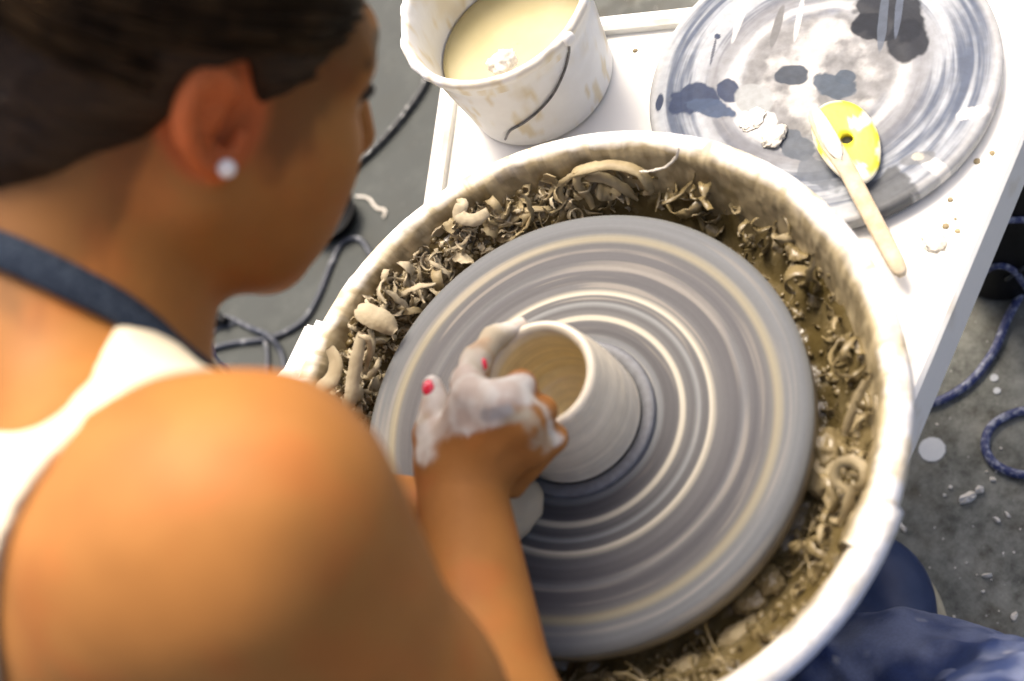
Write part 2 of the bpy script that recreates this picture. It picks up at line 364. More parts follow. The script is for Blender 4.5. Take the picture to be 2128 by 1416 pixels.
# ================================================================== SPLASH PAN
pan = empty('splash_pan', (0, 0, ZT)); tag(pan, 'round white splash pan crusted with clay around the wheel head', 'splash pan')
def pan_half(name, a0, a1, dr, n, seed, flat):
    prof = [(.168, .4225), (.177, .445), (.1955, .490), (.2005, ZR - .008), (.2035, ZR - .001), (.209, ZR + .002), (.2165, ZR + .001), (.2215, ZR - .004), (.222, ZR - .014), (.2195, ZR - .017), (.2085, ZR - .016), (.2045, ZR - .024), (.190, .46), (.177, .43), (.172, .4215), (.16, .4212), (.05, .4212), (.05, .4225), (.10, .4228), (.155, .4226)]
    # densify
    d = [];
    for i in range(len(prof)):
        p, q = np.array(prof[i]), np.array(prof[(i + 1) % len(prof)]); k = max(1, int(np.linalg.norm(q - p) / .004))
        d += [tuple(p + (q - p) * t / k) for t in range(k)]
    d.append(d[0])
    def jit(R, Z, T):
        P = np.stack([R * np.cos(T), R * np.sin(T), Z], -1).reshape(-1, 3)
        crust = ((fbm(P * 48, seed, 4) - .5) * .013).reshape(R.shape); fine = ((fbm(P * 260, seed + 7, 3) - .5) * .0034).reshape(R.shape)
        up = sst(ZR - .05, ZR - .004, Z) * sst(.19, .2, R)
        amt = up * np.where(R < .2085, .9, np.where(R < .2125, .45, .16)) * (1.0 if not flat else .5)
        R2 = R + dr * (R > .19) + (crust + fine) * amt * .7; Z2 = Z + np.abs(crust + fine) * amt * .8
        return R2, Z2
    v, f = lathe(d, n, a0, a1, jitter=jit)
    mm_ = len(d); cap0 = np.arange(mm_ - 1)[::-1]; cap1 = (n - 1) * mm_ + np.arange(mm_ - 1)
    R_ = np.hypot(v[:, 0], v[:, 1])
    # clay film inside the pan, cream crust on the rim (dirt with its own ragged edge)
    nse = fbm(v * 38, seed + 2, 4); fn = fbm(v * 130, seed + 3, 3)
    inside = (1 - sst(.2035, .2115, R_ + (nse - .5) * .016)) * (v[:, 2] > .4) ; inside = np.where(v[:, 2] < .44, 1, inside)
    white = np.array([.88, .87, .84]); crm = np.array([.66, .56, .37]); clay = np.array([.18, .137, .058]); lite = np.array([.37, .30, .165])
    c = white + (crm - white) * (sst(.46, .60, nse * .65 + fn * .35) * (.85 if not flat else .3))[:, None]
    cl = clay + (lite - clay) * sst(.4, .65, fn)[:, None]
    c = c + (cl - c) * np.clip(inside * (.96 if not flat else .9), 0, 1)[:, None]
    spots = sst(.66, .72, fn) * (.6 if not flat else .15); c = c + (lite - c) * spots[:, None]
    return put(mesh_obj(name, v, [tuple(map(int, q)) for q in f] + [tuple(map(int, cap0)), tuple(map(int, cap1))], M_pan, cols=c), pan)
def wang(px, py, z=ZR): p = on(px, py, z); return math.atan2(p[1], p[0])
JR = wang(1872, 1062); JL = wang(612, 800)
if JL < JR: JL += 2 * math.pi
pan_half('rear_half', JR - .14, JL + .03, 0., 420, 31, False)
pan_half('front_half', JL - .015, JR + 2 * math.pi + .012, .0035, 220, 57, True)
# crust lumps along the rim
for k in range(0):
    a = random.uniform(JR + .3, JL); rr_ = random.choice((.2045, .207)) + random.uniform(-.003, .002); s_ = random.uniform(.002, .0042)
    bm = bmesh.new(); bmesh.ops.create_icosphere(bm, subdivisions=2, radius=s_)
    for q in bm.verts:
        q.co *= .6 + .7 * random.random(); q.co.z *= .35
    bmesh.ops.translate(bm, vec=(rr_ * math.cos(a), rr_ * math.sin(a), ZR + .001), verts=bm.verts)
    put(bm_obj('clay_crust', bm, M_dryclay, smooth=True), pan)

# ------------------------------------------------------------------ sludge in the pan (one mass nobody could count)
nr, na = 34, 420
r_ = np.linspace(.06, .1995, nr); a_ = np.linspace(0, 2 * math.pi, na, endpoint=False)
Rg, Ag = np.meshgrid(r_, a_); X, Y = Rg * np.cos(Ag), Rg * np.sin(Ag)
P = np.stack([X.ravel(), Y.ravel(), 0 * X.ravel()], 1)
def heap(A):                             # 0 watery .. 1 heaped, by direction round the wheel
    A = np.degrees(A) % 360
    return np.interp(A, [0, 12, 35, 52, 70, 100, 150, 185, 200, 225, 250, 280, 292, 305, 318, 335, 360], [.28, .16, .15, .6, .8, .9, 1.05, 1.05, .85, .45, .35, .36, .52, .55, .36, .3, .28])
H_ = heap(P[:, 0] * 0 + Ag.ravel())
bump_ = fbm(P * 60, 71, 4); bf = fbm(P * 190, 72, 3)
Z = .448 + H_ * (.012 + .032 * sst(.160, .185, Rg.ravel()) + .010 * sst(.18, .1995, Rg.ravel())) + (bump_ - .4) * .020 * (.25 + H_) + (bf - .5) * .006 * (.2 + H_)
Z += .03 * sst(.170, .1995, Rg.ravel()) * (1 - np.clip(H_, 0, 1))
Z = np.where(Rg.ravel() < .157, np.minimum(Z, .465), Z)
fs = []
for i in range(na):
    j = (i + 1) % na; a = np.arange(nr - 1); fs.append(np.stack([i * nr + a, i * nr + a + 1, j * nr + a + 1, j * nr + a], 1))
sl = mesh_obj('clay_sludge', np.stack([P[:, 0], P[:, 1], Z], 1), np.concatenate(fs), M_mud)
tag(sl, 'brown watery clay sludge lying in the splash pan around the wheel head', 'clay sludge', kind='stuff')
SLB = BVHTree.FromPolygons([tuple(x) for x in np.stack([P[:, 0], P[:, 1], Z], 1)], [tuple(map(int, q)) for q in np.concatenate(fs)])
def sludge_z(x, y):
    h = SLB.ray_cast(Vector((x, y, 1)), Vector((0, 0, -1))); return h[0].z if h[0] else .45

# crumbs: thousands of bits, one stuff object
vs = []; fs = []
ico = bmesh.new(); bmesh.ops.create_icosphere(ico, subdivisions=1, radius=1); iv = np.array([q.co[:] for q in ico.verts]); ifc = np.array([[q.index for q in p.verts] for p in ico.faces]); ico.free()
nb = 0; tries = 0
while nb < 1900 and tries < 20000:
    tries += 1
    a = random.uniform(0, 2 * math.pi); h = float(heap(np.array([a]))[0])
    if random.random() > h ** 2 + .02: continue
    r = random.uniform(.160, .2005); s = random.choice((.0010, .0014, .0018, .0026)) * random.uniform(.7, 1.5)
    x, y = r * math.cos(a), r * math.sin(a); z = sludge_z(x, y) + s * .3
    q = iv * (.6 + .8 * RNG.random((len(iv), 1))) * s * np.array([random.uniform(.6, 1.6), random.uniform(.6, 1.6), random.uniform(.3, .9)])
    an = random.uniform(0, 6.28); ca, sa = math.cos(an), math.sin(an); q = q @ np.array([[ca, sa, 0], [-sa, ca, 0], [0, 0, 1]])
    vs.append(q + (x, y, z)); fs.append(ifc + nb * len(iv)); nb += 1
cr = mesh_obj('clay_crumbs', np.concatenate(vs), np.concatenate(fs), M_shave_wet, smooth=False)
tag(cr, 'small crumbs of clay strewn over the sludge in the splash pan', 'clay crumbs', kind='stuff')

# curled shavings: individuals sharing a few meshes
def curl_mesh(i):
    rnd = random.Random(100 + i); chip = i % 2; L = rnd.uniform(.010, .020) if chip else rnd.uniform(.022, .055); turns = rnd.uniform(.1, .5) if chip else rnd.uniform(.4, 1.6); n = 15; long = i % 4 == 0; L = rnd.uniform(.036, .055) if long else L; turns = rnd.uniform(.25, .8) if long else turns; w = rnd.uniform(.007, .012) if chip else rnd.uniform(.003, .005) if long else rnd.uniform(.004, .009)
    ax = rnd.uniform(-.006, .012); pts = []; ups = []
    th = 0; p = np.zeros(3)
    for k in range(n):
        s = k / (n - 1); th = turns * 2 * math.pi * s ** 1.25
        pts.append(p.copy()); ups.append((math.sin(th + 1.57 + .5), 0.25 * math.sin(5 * s), math.cos(th + 1.57 + .5)))
        p = p + np.array([math.cos(th), ax / L * 2 + .15 * math.sin(7 * s + i), -math.sin(th) * -1]) * L / n
    pts = np.array(pts); T = np.gradient(pts, axis=0); up = np.cross(T, V3(0, 1, 0)); up /= np.linalg.norm(up, axis=1)[:, None]
    pts -= pts.mean(0); pts[:, 2] -= pts[:, 2].min()
    v, f = ribbon(pts, w, .0008, up, taper=rnd.uniform(.2, .95), curl=rnd.uniform(-.5, .5))
    v = np.array(v); v += (np.stack([fbm(v * 330, i + q, 2) for q in (0, 40, 80)], 1) - .5) * (.0052 if chip else .0034)
    me = bpy.data.meshes.new('clay_shaving'); me.from_pydata([tuple(x) for x in v], [], f)
    me.polygons.foreach_set('use_smooth', [True] * len(me.polygons)); return me
CM = []
for i in range(20):
    base = curl_mesh(i); row = []
    for mm in (M_shave, M_shave_dry, M_shave_wet):
        q = base.copy(); q.materials.append(mm); row.append(q)
    CM.append(row)
nsh = 0; tries = 0; KEEP = []
while nsh < 285 and tries < 30000:
    tries += 1
    a = random.uniform(0, 2 * math.pi); h = float(heap(np.array([a]))[0]); deg = math.degrees(a) % 360
    if random.random() > h ** 1.2 + .10 + (.30 if deg < 48 or deg > 335 else 0): continue
    wet = deg > 245 or deg < 45
    r = random.uniform(.165, .196) if h > .4 else random.uniform(.180, .1965)
    if 225 < deg < 290 and random.random() < .5: continue
    mi = 2 if (wet and random.random() < .72) else (1 if (80 < deg < 205 and random.random() < .75) else 0)
    me_ = random.choice(CM)[mi]
    x, y = r * math.cos(a), r * math.sin(a); sc = random.choice((.75, .9, 1.05, 1.25, 1.5)) * random.uniform(.85, 1.15) * (.8 if h < .5 else 1.0)
    loc_ = (x, y, sludge_z(x, y) - .002 + random.uniform(0, .009) * h + (.016 * sst(.185, .2, r) * (h < .4)))
    rot_ = (random.gauss(0, .7), random.gauss(0, .7), random.uniform(0, 6.28))
    co = np.empty(len(me_.vertices) * 3); me_.vertices.foreach_get('co', co); from_ = Matrix.Rotation(rot_[2], 3, 'Z') @ Matrix.Rotation(rot_[1], 3, 'Y') @ Matrix.Rotation(rot_[0], 3, 'X')
    q = co.reshape(-1, 3) @ np.array(from_).T * sc + np.array(loc_); qr = np.hypot(q[:, 0], q[:, 1])
    if qr.max() > .2025 or (qr < .1615).any() or q[:, 2].max() > ZR + .004 or (qr > np.interp(q[:, 2], [.42, .445, .49, .515], [.172, .183, .1995, .2035])).mean() > .25: continue   # keep inside the pan, off the wheel head
    o = bpy.data.objects.new('clay_shaving', me_); COL.objects.link(o)
    o.location = loc_; o.rotation_euler = rot_; o.scale = (sc,) * 3
    KEEP.append((x, y))
    side_ = 'far' if 20 <= deg < 95 else 'left' if 95 <= deg < 205 else 'near' if 205 <= deg < 285 else 'right'
    tag(o, '%s clay shaving curled in the heap at the %s side of the splash pan' % (('brown', 'pale dry', 'dark wet')[mi], side_), 'clay shaving', '%s clay shavings at the %s side of the pan' % (('brown', 'pale', 'dark wet')[mi], side_)); nsh += 1

# the finer shavings too small to pick apart: one mass
CV = []
for row in CM:
    me = row[0]; co = np.empty(len(me.vertices) * 3); me.vertices.foreach_get('co', co); CV.append((co.reshape(-1, 3), np.array([list(p.vertices) for p in me.polygons])))
vs = ([], []); fs = ([], []); nv = [0, 0]; cnt_ = 0
while cnt_ < 900:
    a = random.uniform(0, 2 * math.pi); h = float(heap(np.array([a]))[0])
    if random.random() > h ** 1.6 + .02: continue
    r = random.uniform(.163, .1975); x, y = r * math.cos(a), r * math.sin(a); co, fc = random.choice(CV); sc = random.uniform(.3, .7)
    e = Matrix.Rotation(random.uniform(0, 6.28), 3, 'Z') @ Matrix.Rotation(random.gauss(0, .9), 3, 'X') @ Matrix.Rotation(random.gauss(0, .9), 3, 'Y')
    g_ = int(not 30 < math.degrees(a) % 360 < 215)
    vs[g_].append(co @ np.array(e).T * sc + (x, y, sludge_z(x, y) + random.uniform(-.001, .006) * h)); fs[g_].append(fc + nv[g_]); nv[g_] += len(co); cnt_ += 1
for g_, (mm, lab) in enumerate(((M_shave_dry, 'fine broken clay shavings filling the heap at the left and far side'), (M_shave_wet, 'fine dark wet clay shavings along the right and near side'))):
    tag(mesh_obj('fine_clay_shavings', np.concatenate(vs[g_]), np.concatenate(fs[g_]), mm), lab, 'clay shavings', kind='stuff')

def strip(name, label, pts, w, th, upd, m, cat='clay shaving', taper=.4, curl=.2):
    p = smooth_path([at(*q) if len(q) == 3 else q for q in pts], 34)
    v, f = ribbon(p, w, th, upd, taper, curl); o = mesh_obj(name, v, f, m); return tag(o, label, cat)
def onz(L): return [tuple(on(x, y, z)) for x, y, z in L]
def strip3(name, label, L, w, th, upd, m, **k):
    p = smooth_path([on(x, y, z + (.010 if z > .46 else 0)) for x, y, z in L], 34); v, f = ribbon(p, w, th, upd, k.get('taper', .4), k.get('curl', .2))
    v = np.array(v); v += (fbm(v * 260, 5, 2)[:, None] - .5) * .0014
    return tag(mesh_obj(name, v, f, m), label, k.get('cat', 'clay shaving'))
TC = -FWD
strip3('clay_ribbon', 'long pale clay ribbon lying upright in the pan next to the shoulder', [(752, 690, .515), (742, 740, .512), (733, 790, .507), (728, 830, .502), (712, 868, .495)], .010, .0014, TC + .3 * RGT, M_shave_dry)
strip3('clay_ribbon', 'wavy twisted clay ribbon hanging inside the left pan wall', [(686, 722, .516), (700, 755, .512), (690, 790, .508), (668, 812, .506), (668, 845, .502)], .0115, .0014, TC - .4 * RGT, M_shave_dry)
strip3('clay_ribbon', 'thin hooked clay strip curving over beside the long ribbon', [(745, 698, .52), (765, 705, .518), (768, 735, .508), (760, 770, .495)], .004, .0012, TC, M_shave_dry)
strip3('clay_ribbon', 'broad folded clay flake leaning on the upper left pan wall', [(742, 640, .512), (765, 655, .512), (795, 668, .508), (822, 690, .5)], .017, .0016, TC + .2 * UPV, M_shave_dry, taper=.7)
strip3('clay_ribbon', 'pale curled clay strip with a hooked end under the upper left rim', [(946, 432, .495), (960, 425, .505), (955, 448, .503), (985, 458, .5), (1015, 440, .5)], .010, .0014, TC, M_shave_dry)
strip3('clay_ribbon', 'large arching clay curl standing at the far side of the pan', [(1165, 388, .478), (1195, 362, .496), (1230, 350, .50), (1280, 345, .50), (1330, 362, .494), (1350, 395, .482), (1338, 405, .478)], .009, .0016, TC + .5 * UPV, M_shave, taper=.7)
strip3('clay_ribbon', 'forked clay curl dropping from the arching curl towards the wheel', [(1240, 352, .498), (1205, 362, .497), (1200, 385, .49), (1222, 410, .478), (1232, 432, .47)], .006, .0014, TC, M_shave)
strip3('clay_ribbon', 'tapering clay tail running from the arching curl down to the sludge', [(1215, 372, .492), (1250, 370, .49), (1290, 388, .48), (1325, 415, .466)], .008, .0014, TC, M_shave, taper=.8)
strip3('clay_ribbon', 'slim bent clay curl on the left foot of the arching curl', [(1195, 362, .497), (1165, 385, .49), (1168, 412, .48), (1200, 438, .468)], .005, .0014, TC, M_shave)
strip3('hair_strand', 'thin pale curved strand sticking up over the far pan rim', [(1412, 306, .52), (1402, 330, .512), (1375, 350, .503), (1330, 358, .496)], .0018, .0012, TC, M_dryclay, cat='strand')
strip3('clay_ribbon', 'ring shaped clay curl leaning against the right pan wall', [(1762, 1020, .49), (1735, 1000, .494), (1738, 970, .498), (1765, 958, .50), (1792, 970, .50), (1795, 1000, .497), (1775, 1020, .492)], .0065, .0014, TC, M_shave)
strip3('clay_ribbon', 'grey clay strip hanging straight down below the ring shaped curl', [(1770, 1005, .497), (1762, 1050, .488), (1750, 1085, .478), (1715, 1105, .468)], .007, .0014, TC, M_shave)
strip3('clay_ribbon', 'long slender clay curl running along the right pan wall', [(1800, 790, .495), (1782, 830, .49), (1765, 870, .482), (1755, 905, .474)], .006, .0013, TC, M_shave)
strip3('clay_ribbon', 'dark slender clay strip pressed against the right pan wall', [(1822, 820, .497), (1828, 870, .495), (1818, 930, .49), (1800, 970, .486)], .005, .0013, TC, M_shave_wet)
def clod(name, px, py, z, s, m, seed, label, cat='clay lump', sq=(1, 1, .7), parent=None):
    bm = bmesh.new(); bmesh.ops.create_icosphere(bm, subdivisions=4, radius=1)
    co = np.array([q.co[:] for q in bm.verts]); d = .55 + .6 * fbm(co * 1.7 + seed * 3.3, seed, 4) + .5 * (fbm(co * 6 + seed, seed + 5, 3) - .3); co = co * d[:, None] * np.array(sq) * s
    p = on(px, py, z)
    for q, cc in zip(bm.verts, co): q.co = Vector(cc + p)
    o = bm_obj(name, bm, m, smooth=True)
    return tag(o, label, cat)
clod('clay_lump', 1722, 985, .466, .017, M_shave, 3, 'big rough clay lump between wheel head and right pan wall', sq=(1, 1.3, .8))
clod('clay_lump', 1712, 935, .47, .015, M_shave_wet, 4, 'smaller rough clay lump just above the big one', sq=(1, 1, .8))
clod('clay_lump', 1560, 1245, .458, .011, M_shave_wet, 5, 'knobbly clay lump at the front of the pan below the wheel', sq=(1.3, 1, .7))
clod('clay_lump', 1600, 1210, .462, .010, M_shave_wet, 6, 'small crumbly clay lump next to the knobbly front lump')
clod('clay_lump', 1530, 1330, .462, .012, M_shave, 8, 'pale smooth clay chunk against the front pan wall', sq=(1.6, .8, .6))
clod('clay_lump', 1425, 1395, .462, .011, M_shave, 9, 'pale clay chunk at the bottom edge of the view', sq=(1.3, 1, .6))
clod('clay_lump', 622, 792, ZT + .032, .017, M_dryclay, 12, 'white dried clay lump resting on the side shelf', sq=(1.2, 1, .55))
clod('clay_lump', 1658, 482, .475, .0085, M_shave, 14, 'rounded clay nub on the upper right pan wall', sq=(1, 1.5, 1))
clod('clay_lump', 1490, 345, .492, .008, M_shave, 15, 'round clay blob under the far right rim')

# ================================================================== POT
def pot_prof():
    H = .075; o = []
    outer = [(.0, 0), (.0462, 0), (.0474, .003), (.0472, .010), (.0466, .020), (.0455, .032), (.0438, .045), (.0416, .057), (.0398, .066), (.0390, .0705)]
    rimp = [(.0388, .0730), (.0376, .0750), (.0358, .0758), (.0339, .0752), (.0324, .0735), (.0317, .0708)]
    inner = [(.0318, .066), (.0328, .054), (.0335, .040), (.0335, .028), (.031, .018), (.026, .0125), (.0225, .012), (.0215, .0105), (.014, .0095), (.009, .0105), (.0005, .0115)]
    L = outer + rimp + inner; d = []
    for a, b in zip(L[:-1], L[1:]):
        k = max(1, int(math.dist(a, b) / .0012)); d += [(a[0] + (b[0] - a[0]) * t / k, a[1] + (b[1] - a[1]) * t / k) for t in range(k)]
    d.append(L[-1]); return d
def pj_(R, Z, T):
    n = (vnoise(np.stack([Z.ravel() * 420, R.ravel() * 60, T.ravel() * .25], 1), 9) - .5).reshape(R.shape) * .0007
    return R + n * (Z > .003) * (R > .01), Z + .0006 * np.sin(2 * T + 1) * (Z > .05)
v, f = lathe(pot_prof(), 112, jitter=pj_)
R_ = np.hypot(v[:, 0], v[:, 1]); Zp = v[:, 2].copy()
n = vnoise(np.stack([Zp * 700, R_ * 300, R_ * 0 + 2], 1), 13); n2 = fbm(np.stack([Zp * 160, v[:, 0] * 9, v[:, 1] * 9], 1), 15, 3)
c = np.array([.76, .685, .53]) * (.86 + .22 * n + .2 * (n2 - .5))[:, None]
ins = (np.arange(len(v)) % len(pot_prof())) > len([1 for p in pot_prof()]) * .62
c[ins & (Zp < .066)] *= np.array([1., .93, .72])
v[:, 2] += ZW + .0005
pot = tag(mesh_obj('clay_pot', v, f, M_pot, cols=c), 'small wet clay pot being thrown at the centre of the wheel head', 'pot')
# ring of soft clay at the pot's foot
v, f = lathe([(.047, ZW + .0006), (.056, ZW + .0006), (.0575, ZW + .002), (.0555, ZW + .0042), (.052, ZW + .0045), (.049, ZW + .003), (.047, ZW + .0006)], 96)
put(mesh_obj('slip_ring', v, f, mat('slip_ring_clay', (.17, .175, .185), .55, .4, 200, spec=.2)), wheel)

# ================================================================== BUCKET
bc = on(1140, 180, ZT)[:2] * 0 + np.array([.1695, .3115])
bucket = empty('bucket', (bc[0], bc[1], ZT)); tag(bucket, 'white plastic bucket smeared with clay standing at the table corner', 'bucket')
zb = ZT + .001; hb = .113
def bj(R, Z, T):
    P = np.stack([R * np.cos(T), R * np.sin(T), Z], -1).reshape(-1, 3); n = ((fbm(P * 40, 5, 3) - .5) * 1.5 + (fbm(P * 110, 8, 2) - .5) * .7).reshape(R.shape)
    n = n + (fbm(P * 200, 6, 2) - .5).reshape(R.shape) * .5; return R + n * .0042 * sst(zb + hb - .02, zb + hb, Z), Z + n * .004 * sst(zb + hb - .01, zb + hb, Z)
pr = [(.0005, zb), (.062, zb), (.066, zb + .004)] + [(.066 + .008 * t, zb + .004 + (hb - .026) * t) for t in np.linspace(.1, 1, 12)] + [(.0765, zb + hb - .02), (.0768, zb + hb - .010), (.0800, zb + hb - .009), (.0812, zb + hb - .003), (.0795, zb + hb), (.0755, zb + hb), (.0735, zb + hb - .004)] + [(.073 - .008 * t, zb + hb - .006 - (hb - .012) * t) for t in np.linspace(0, 1, 14)] + [(.0005, zb + .004)]
v, f = lathe(pr, 120, center=bc, jitter=bj)
nz_ = fbm(v * 26, 41, 4); nf = fbm(np.stack([v[:, 0] * 120, v[:, 1] * 120, v[:, 2] * 40], 1), 43, 4); Zb = v[:, 2]
c = np.array([.82, .82, .79]) + (np.array([.70, .62, .44]) - np.array([.82, .82, .79])) * np.clip(sst(.56, .76, nz_) * .7 + sst(.58, .66, nf) * .95 + sst(zb + hb - .012, zb + hb - .002, Zb) * .55 * (nz_ > .42), 0, 1)[:, None]
put(mesh_obj('shell', v, f, mat('bucket_plastic', attr=True, rough=.5, noise=.10, nscale=60, bump=.2, bscale=150), cols=c), bucket)
# wire handle hanging on the near side
h0 = [at(1180, 88, .97), at(1172, 130, .966), at(1150, 190, .965), at(1120, 230, .966), at(1085, 258, .968), at(1055, 275, .972), at(1050, 293, .974)]
BVB = BVHTree.FromPolygons([tuple(x) for x in v], [tuple(map(int, q)) for q in f])
hp = []
for (x, y) in ((1183, 82), (1182, 112), (1172, 150), (1150, 195), (1120, 230), (1088, 256), (1060, 272), (1050, 290)):
    d = Vector(ray(x, y)).normalized(); h = BVB.ray_cast(Vector(CAM), d)
    if h[0] is not None: hp.append(np.array(h[0]) - np.array(d) * .003)
if len(hp) > 3:
    v, f = tube(smooth_path(hp, 40), .0011, 8); put(mesh_obj('handle', v, f, M_wire), bucket)
    ax_ = V3(hp[0][0] - bc[0], hp[0][1] - bc[1], 0); ax_ /= np.linalg.norm(ax_); v, f = tube([hp[0] - ax_ * .004, hp[0] - ax_ * .001, hp[0] + ax_ * .002, hp[0] + ax_ * .0026], [.006, .0058, .0048, .003], 18); put(mesh_obj('handle_lug', v, f, M_white), bucket)
zs = ZT + .056; rs = .0668
v, f = lathe([(.0005, zs), (rs * .5, zs), (rs - .004, zs), (rs, zs + .0012), (rs, zs - .004), (.0005, zs - .004)], 72, center=bc)
tag(mesh_obj('liquid_slip', v, f, M_slipliq), 'pale yellow clay slip filling the white bucket', 'slip')
clod('clay_lump', 1045, 130, zb + hb - .012, .011, M_dryclay, 21, 'white clay lump stuck inside the bucket by the rim', sq=(1.1, 1, .8))

# ================================================================== BAT
batc = np.array([.3155, .119]); RB = .1345; zbt = ZT + .016
nr, na = 190, 520
r_ = np.linspace(.0005, RB - .004, nr); prof = [(x, zbt) for x in r_] + [(RB - .0015, zbt - .0008), (RB, zbt - .003), (RB, ZT + .005), (RB - .002, ZT + .002), (.001, ZT + .002)]
v, f = lathe(prof, na, center=batc)
x, y = v[:, 0] - batc[0], v[:, 1] - batc[1]; R_ = np.hypot(x, y); A_ = np.arctan2(y, x)
P = np.stack([x, y, 0 * x], 1)
sw = fbm(np.stack([R_ * 95, np.cos(A_) * 1.2 + 3, np.sin(A_) * 1.2 + 3], 1), 51, 5); sw2 = fbm(np.stack([R_ * 330, np.cos(A_) * 2 + 3, np.sin(A_) * 2 + 3], 1), 52, 3)
blo = fbm(P * 38, 53, 5); fine = fbm(P * 150, 54, 4)
lt = np.array([.50, .53, .56]); dk = np.array([.12, .145, .20]); gy = np.array([.30, .30, .30]); wh = np.array([.80, .79, .76])
c = dk + (lt - dk) * sst(.34, .62, sw * .6 + sw2 * .4)[:, None]
inner = 1 - sst(.052, .066, R_ + (blo - .5) * .02)
ci = gy * (.6 + .75 * fine)[:, None]; ci = ci + (wh * .85 - ci) * (.8 * sst(.52, .72, blo))[:, None]
c = c + (ci - c) * inner[:, None]
ringd = np.exp(-((R_ - .079 - (blo - .5) * .012) / .010) ** 2) * .75; c = c + (np.array([.27, .27, .28]) - c) * ringd[:, None]
wr = np.exp(-((R_ - .066 - (blo - .5) * .01) / .005) ** 2) * .8; c = c + (wh - c) * wr[:, None]
ed = sst(RB - .010, RB - .003, R_); c = c + (np.array([.66, .66, .64]) - c) * (ed * .7)[:, None]
def patch(px, py, rx, ry, rot, col, amt=.95, wob=.35, sc=90, sd=0):
    global c
    p = on(px, py, zbt)[:2] - batc
    # ellipse given in image pixels -> bat plane
    e1 = on(px + 10, py, zbt)[:2] - on(px, py, zbt)[:2]; e2 = on(px, py + 10, zbt)[:2] - on(px, py, zbt)[:2]
    J = np.linalg.inv(np.stack([e1, e2], 1) / 10); q = (np.stack([x, y], 1) - p) @ J.T
    ca, sa = math.cos(rot), math.sin(rot); qx = (q[:, 0] * ca + q[:, 1] * sa) / rx; qy = (-q[:, 0] * sa + q[:, 1] * ca) / ry
    d = np.hypot(qx, qy) + (fbm(P * sc, 60 + sd, 3) - .5) * wob * 2
    k = (1 - sst(.88, 1.06, d)) * amt; c = c + (np.array(col) - c) * k[:, None]
BK = (.022, .026, .036); NV = (.035, .052, .105)
patch(1845, 30, 75, 62, .2, BK, sd=1); patch(1885, 85, 42, 48, .1, BK, sd=2, wob=.2); patch(1808, 55, 38, 30, 0, BK, sd=3, wob=.2)
patch(1645, 155, 36, 24, -.1, (.06, .075, .10), sd=4); patch(1735, 180, 50, 27, .1, (.09, .115, .15), sd=5); patch(1755, 160, 22, 16, .1, (.09, .115, .15), sd=6)
patch(1445, 205, 55, 36, -.2, NV, sd=7, wob=.55); patch(1515, 190, 24, 26, 0, NV, sd=8); patch(1480, 225, 48, 16, .2, (.07, .10, .17), sd=9, wob=.5); patch(1370, 215, 8, 20, .2, NV, sd=10)
patch(1568, 208, 40, 36, .1, (.43, .45, .45), sd=11, wob=.15); patch(1570, 250, 50, 22, .1, wh, sd=12)
patch(1615, 55, 9, 50, .28, (.20, .20, .20), sd=13, wob=.15); patch(1491, 76, 7, 6, 0, NV, sd=14, wob=.1); patch(1482, 108, 3, 32, .22, (.12, .13, .16), sd=15, wob=.1)
patch(1850, 410, 48, 60, .3, (.10, .105, .11), .85, sd=16, wob=.4); patch(1655, 305, 42, 26, .5, (.13, .15, .18), sd=17, wob=.5)
patch(1700, 360, 55, 24, .6, (.17, .19, .22), .8, sd=18, wob=.6); patch(2030, 232, 44, 13, -.25, wh, sd=19); patch(1950, 350, 48, 15, .55, wh, sd=20); patch(1905, 330, 38, 13, -.3, (.22, .23, .24), .8, sd=21); patch(1908, 325, 14, 9, 0, (.62, .58, .48), sd=22)
patch(1835, 40, 10, 70, .1, (.13, .155, .20), .8, sd=23, wob=.12); patch(1868, 20, 8, 60, .12, (.15, .18, .24), .7, sd=24, wob=.12); patch(1540, 30, 8, 60, .3, wh, .7, sd=25, wob=.12); patch(1660, 40, 6, 50, .2, wh, .7, sd=26, wob=.12)
c = c * .74
bat = tag(mesh_obj('throwing_bat', v, f, M_bat, cols=c), 'round blue grey throwing bat with dark wet stains lying on the table', 'throwing bat')
clod('clay_lump', 1608, 285, zbt + .002, .0085, M_dryclay, 25, 'pale clay lump on the bat next to the pan rim', sq=(1.3, 1, .45))
clod('clay_lump', 1565, 248, zbt + .0005, .008, M_dryclay, 26, 'flat white clay dab at the lower left of the bat', sq=(1.5, 1, .12))
clod('clay_lump', 1940, 500, ZT + .001, .008, M_dryclay, 27, 'small dried clay blob on the bare table corner', sq=(1, 1.3, .35))
# yellow rib with a hole, tipped on the bat
yc = on(1760, 292, zbt + .007); e1 = on(1800, 380, zbt + .012) - on(1722, 212, zbt + .012); La = np.linalg.norm(e1) / 2; e1 /= np.linalg.norm(e1)
e2 = np.cross(V3(0, 0, 1), e1); Wd = np.linalg.norm(on(1812, 255, zbt + .012) - on(1697, 330, zbt + .012)) / 2 * .95
tilt = math.radians(6); e2 = e2 * math.cos(tilt) + V3(0, 0, 1) * math.sin(tilt) * (1 if e2 @ RGT < 0 else -1); nn = np.cross(e1, e2); nn = nn if nn[2] > 0 else -nn
vs = []; fs = []; n = 56; rings = [(0.10, -.002), (.10, .0022), (.25, .0025), (.36, .0026), (.48, .0026), (.6, .0026), (.7, .0026), (.8, .0025), (.9, .0024), (.985, .0012), (1., -.0004), (.985, -.002), (.5, -.0026)]
lob = lambda a: 1 + .035 * math.cos(3 * a + .4)
hole = .0046
for (s, h) in rings:
    for k in range(n):
        a = 2 * math.pi * k / n
        if s == .10: q = e1 * math.cos(a) * hole + e2 * math.sin(a) * hole
        else: q = e1 * math.cos(a) * La * s * lob(a) + e2 * math.sin(a) * Wd * s * lob(a)
        vs.append(yc + q + nn * h)
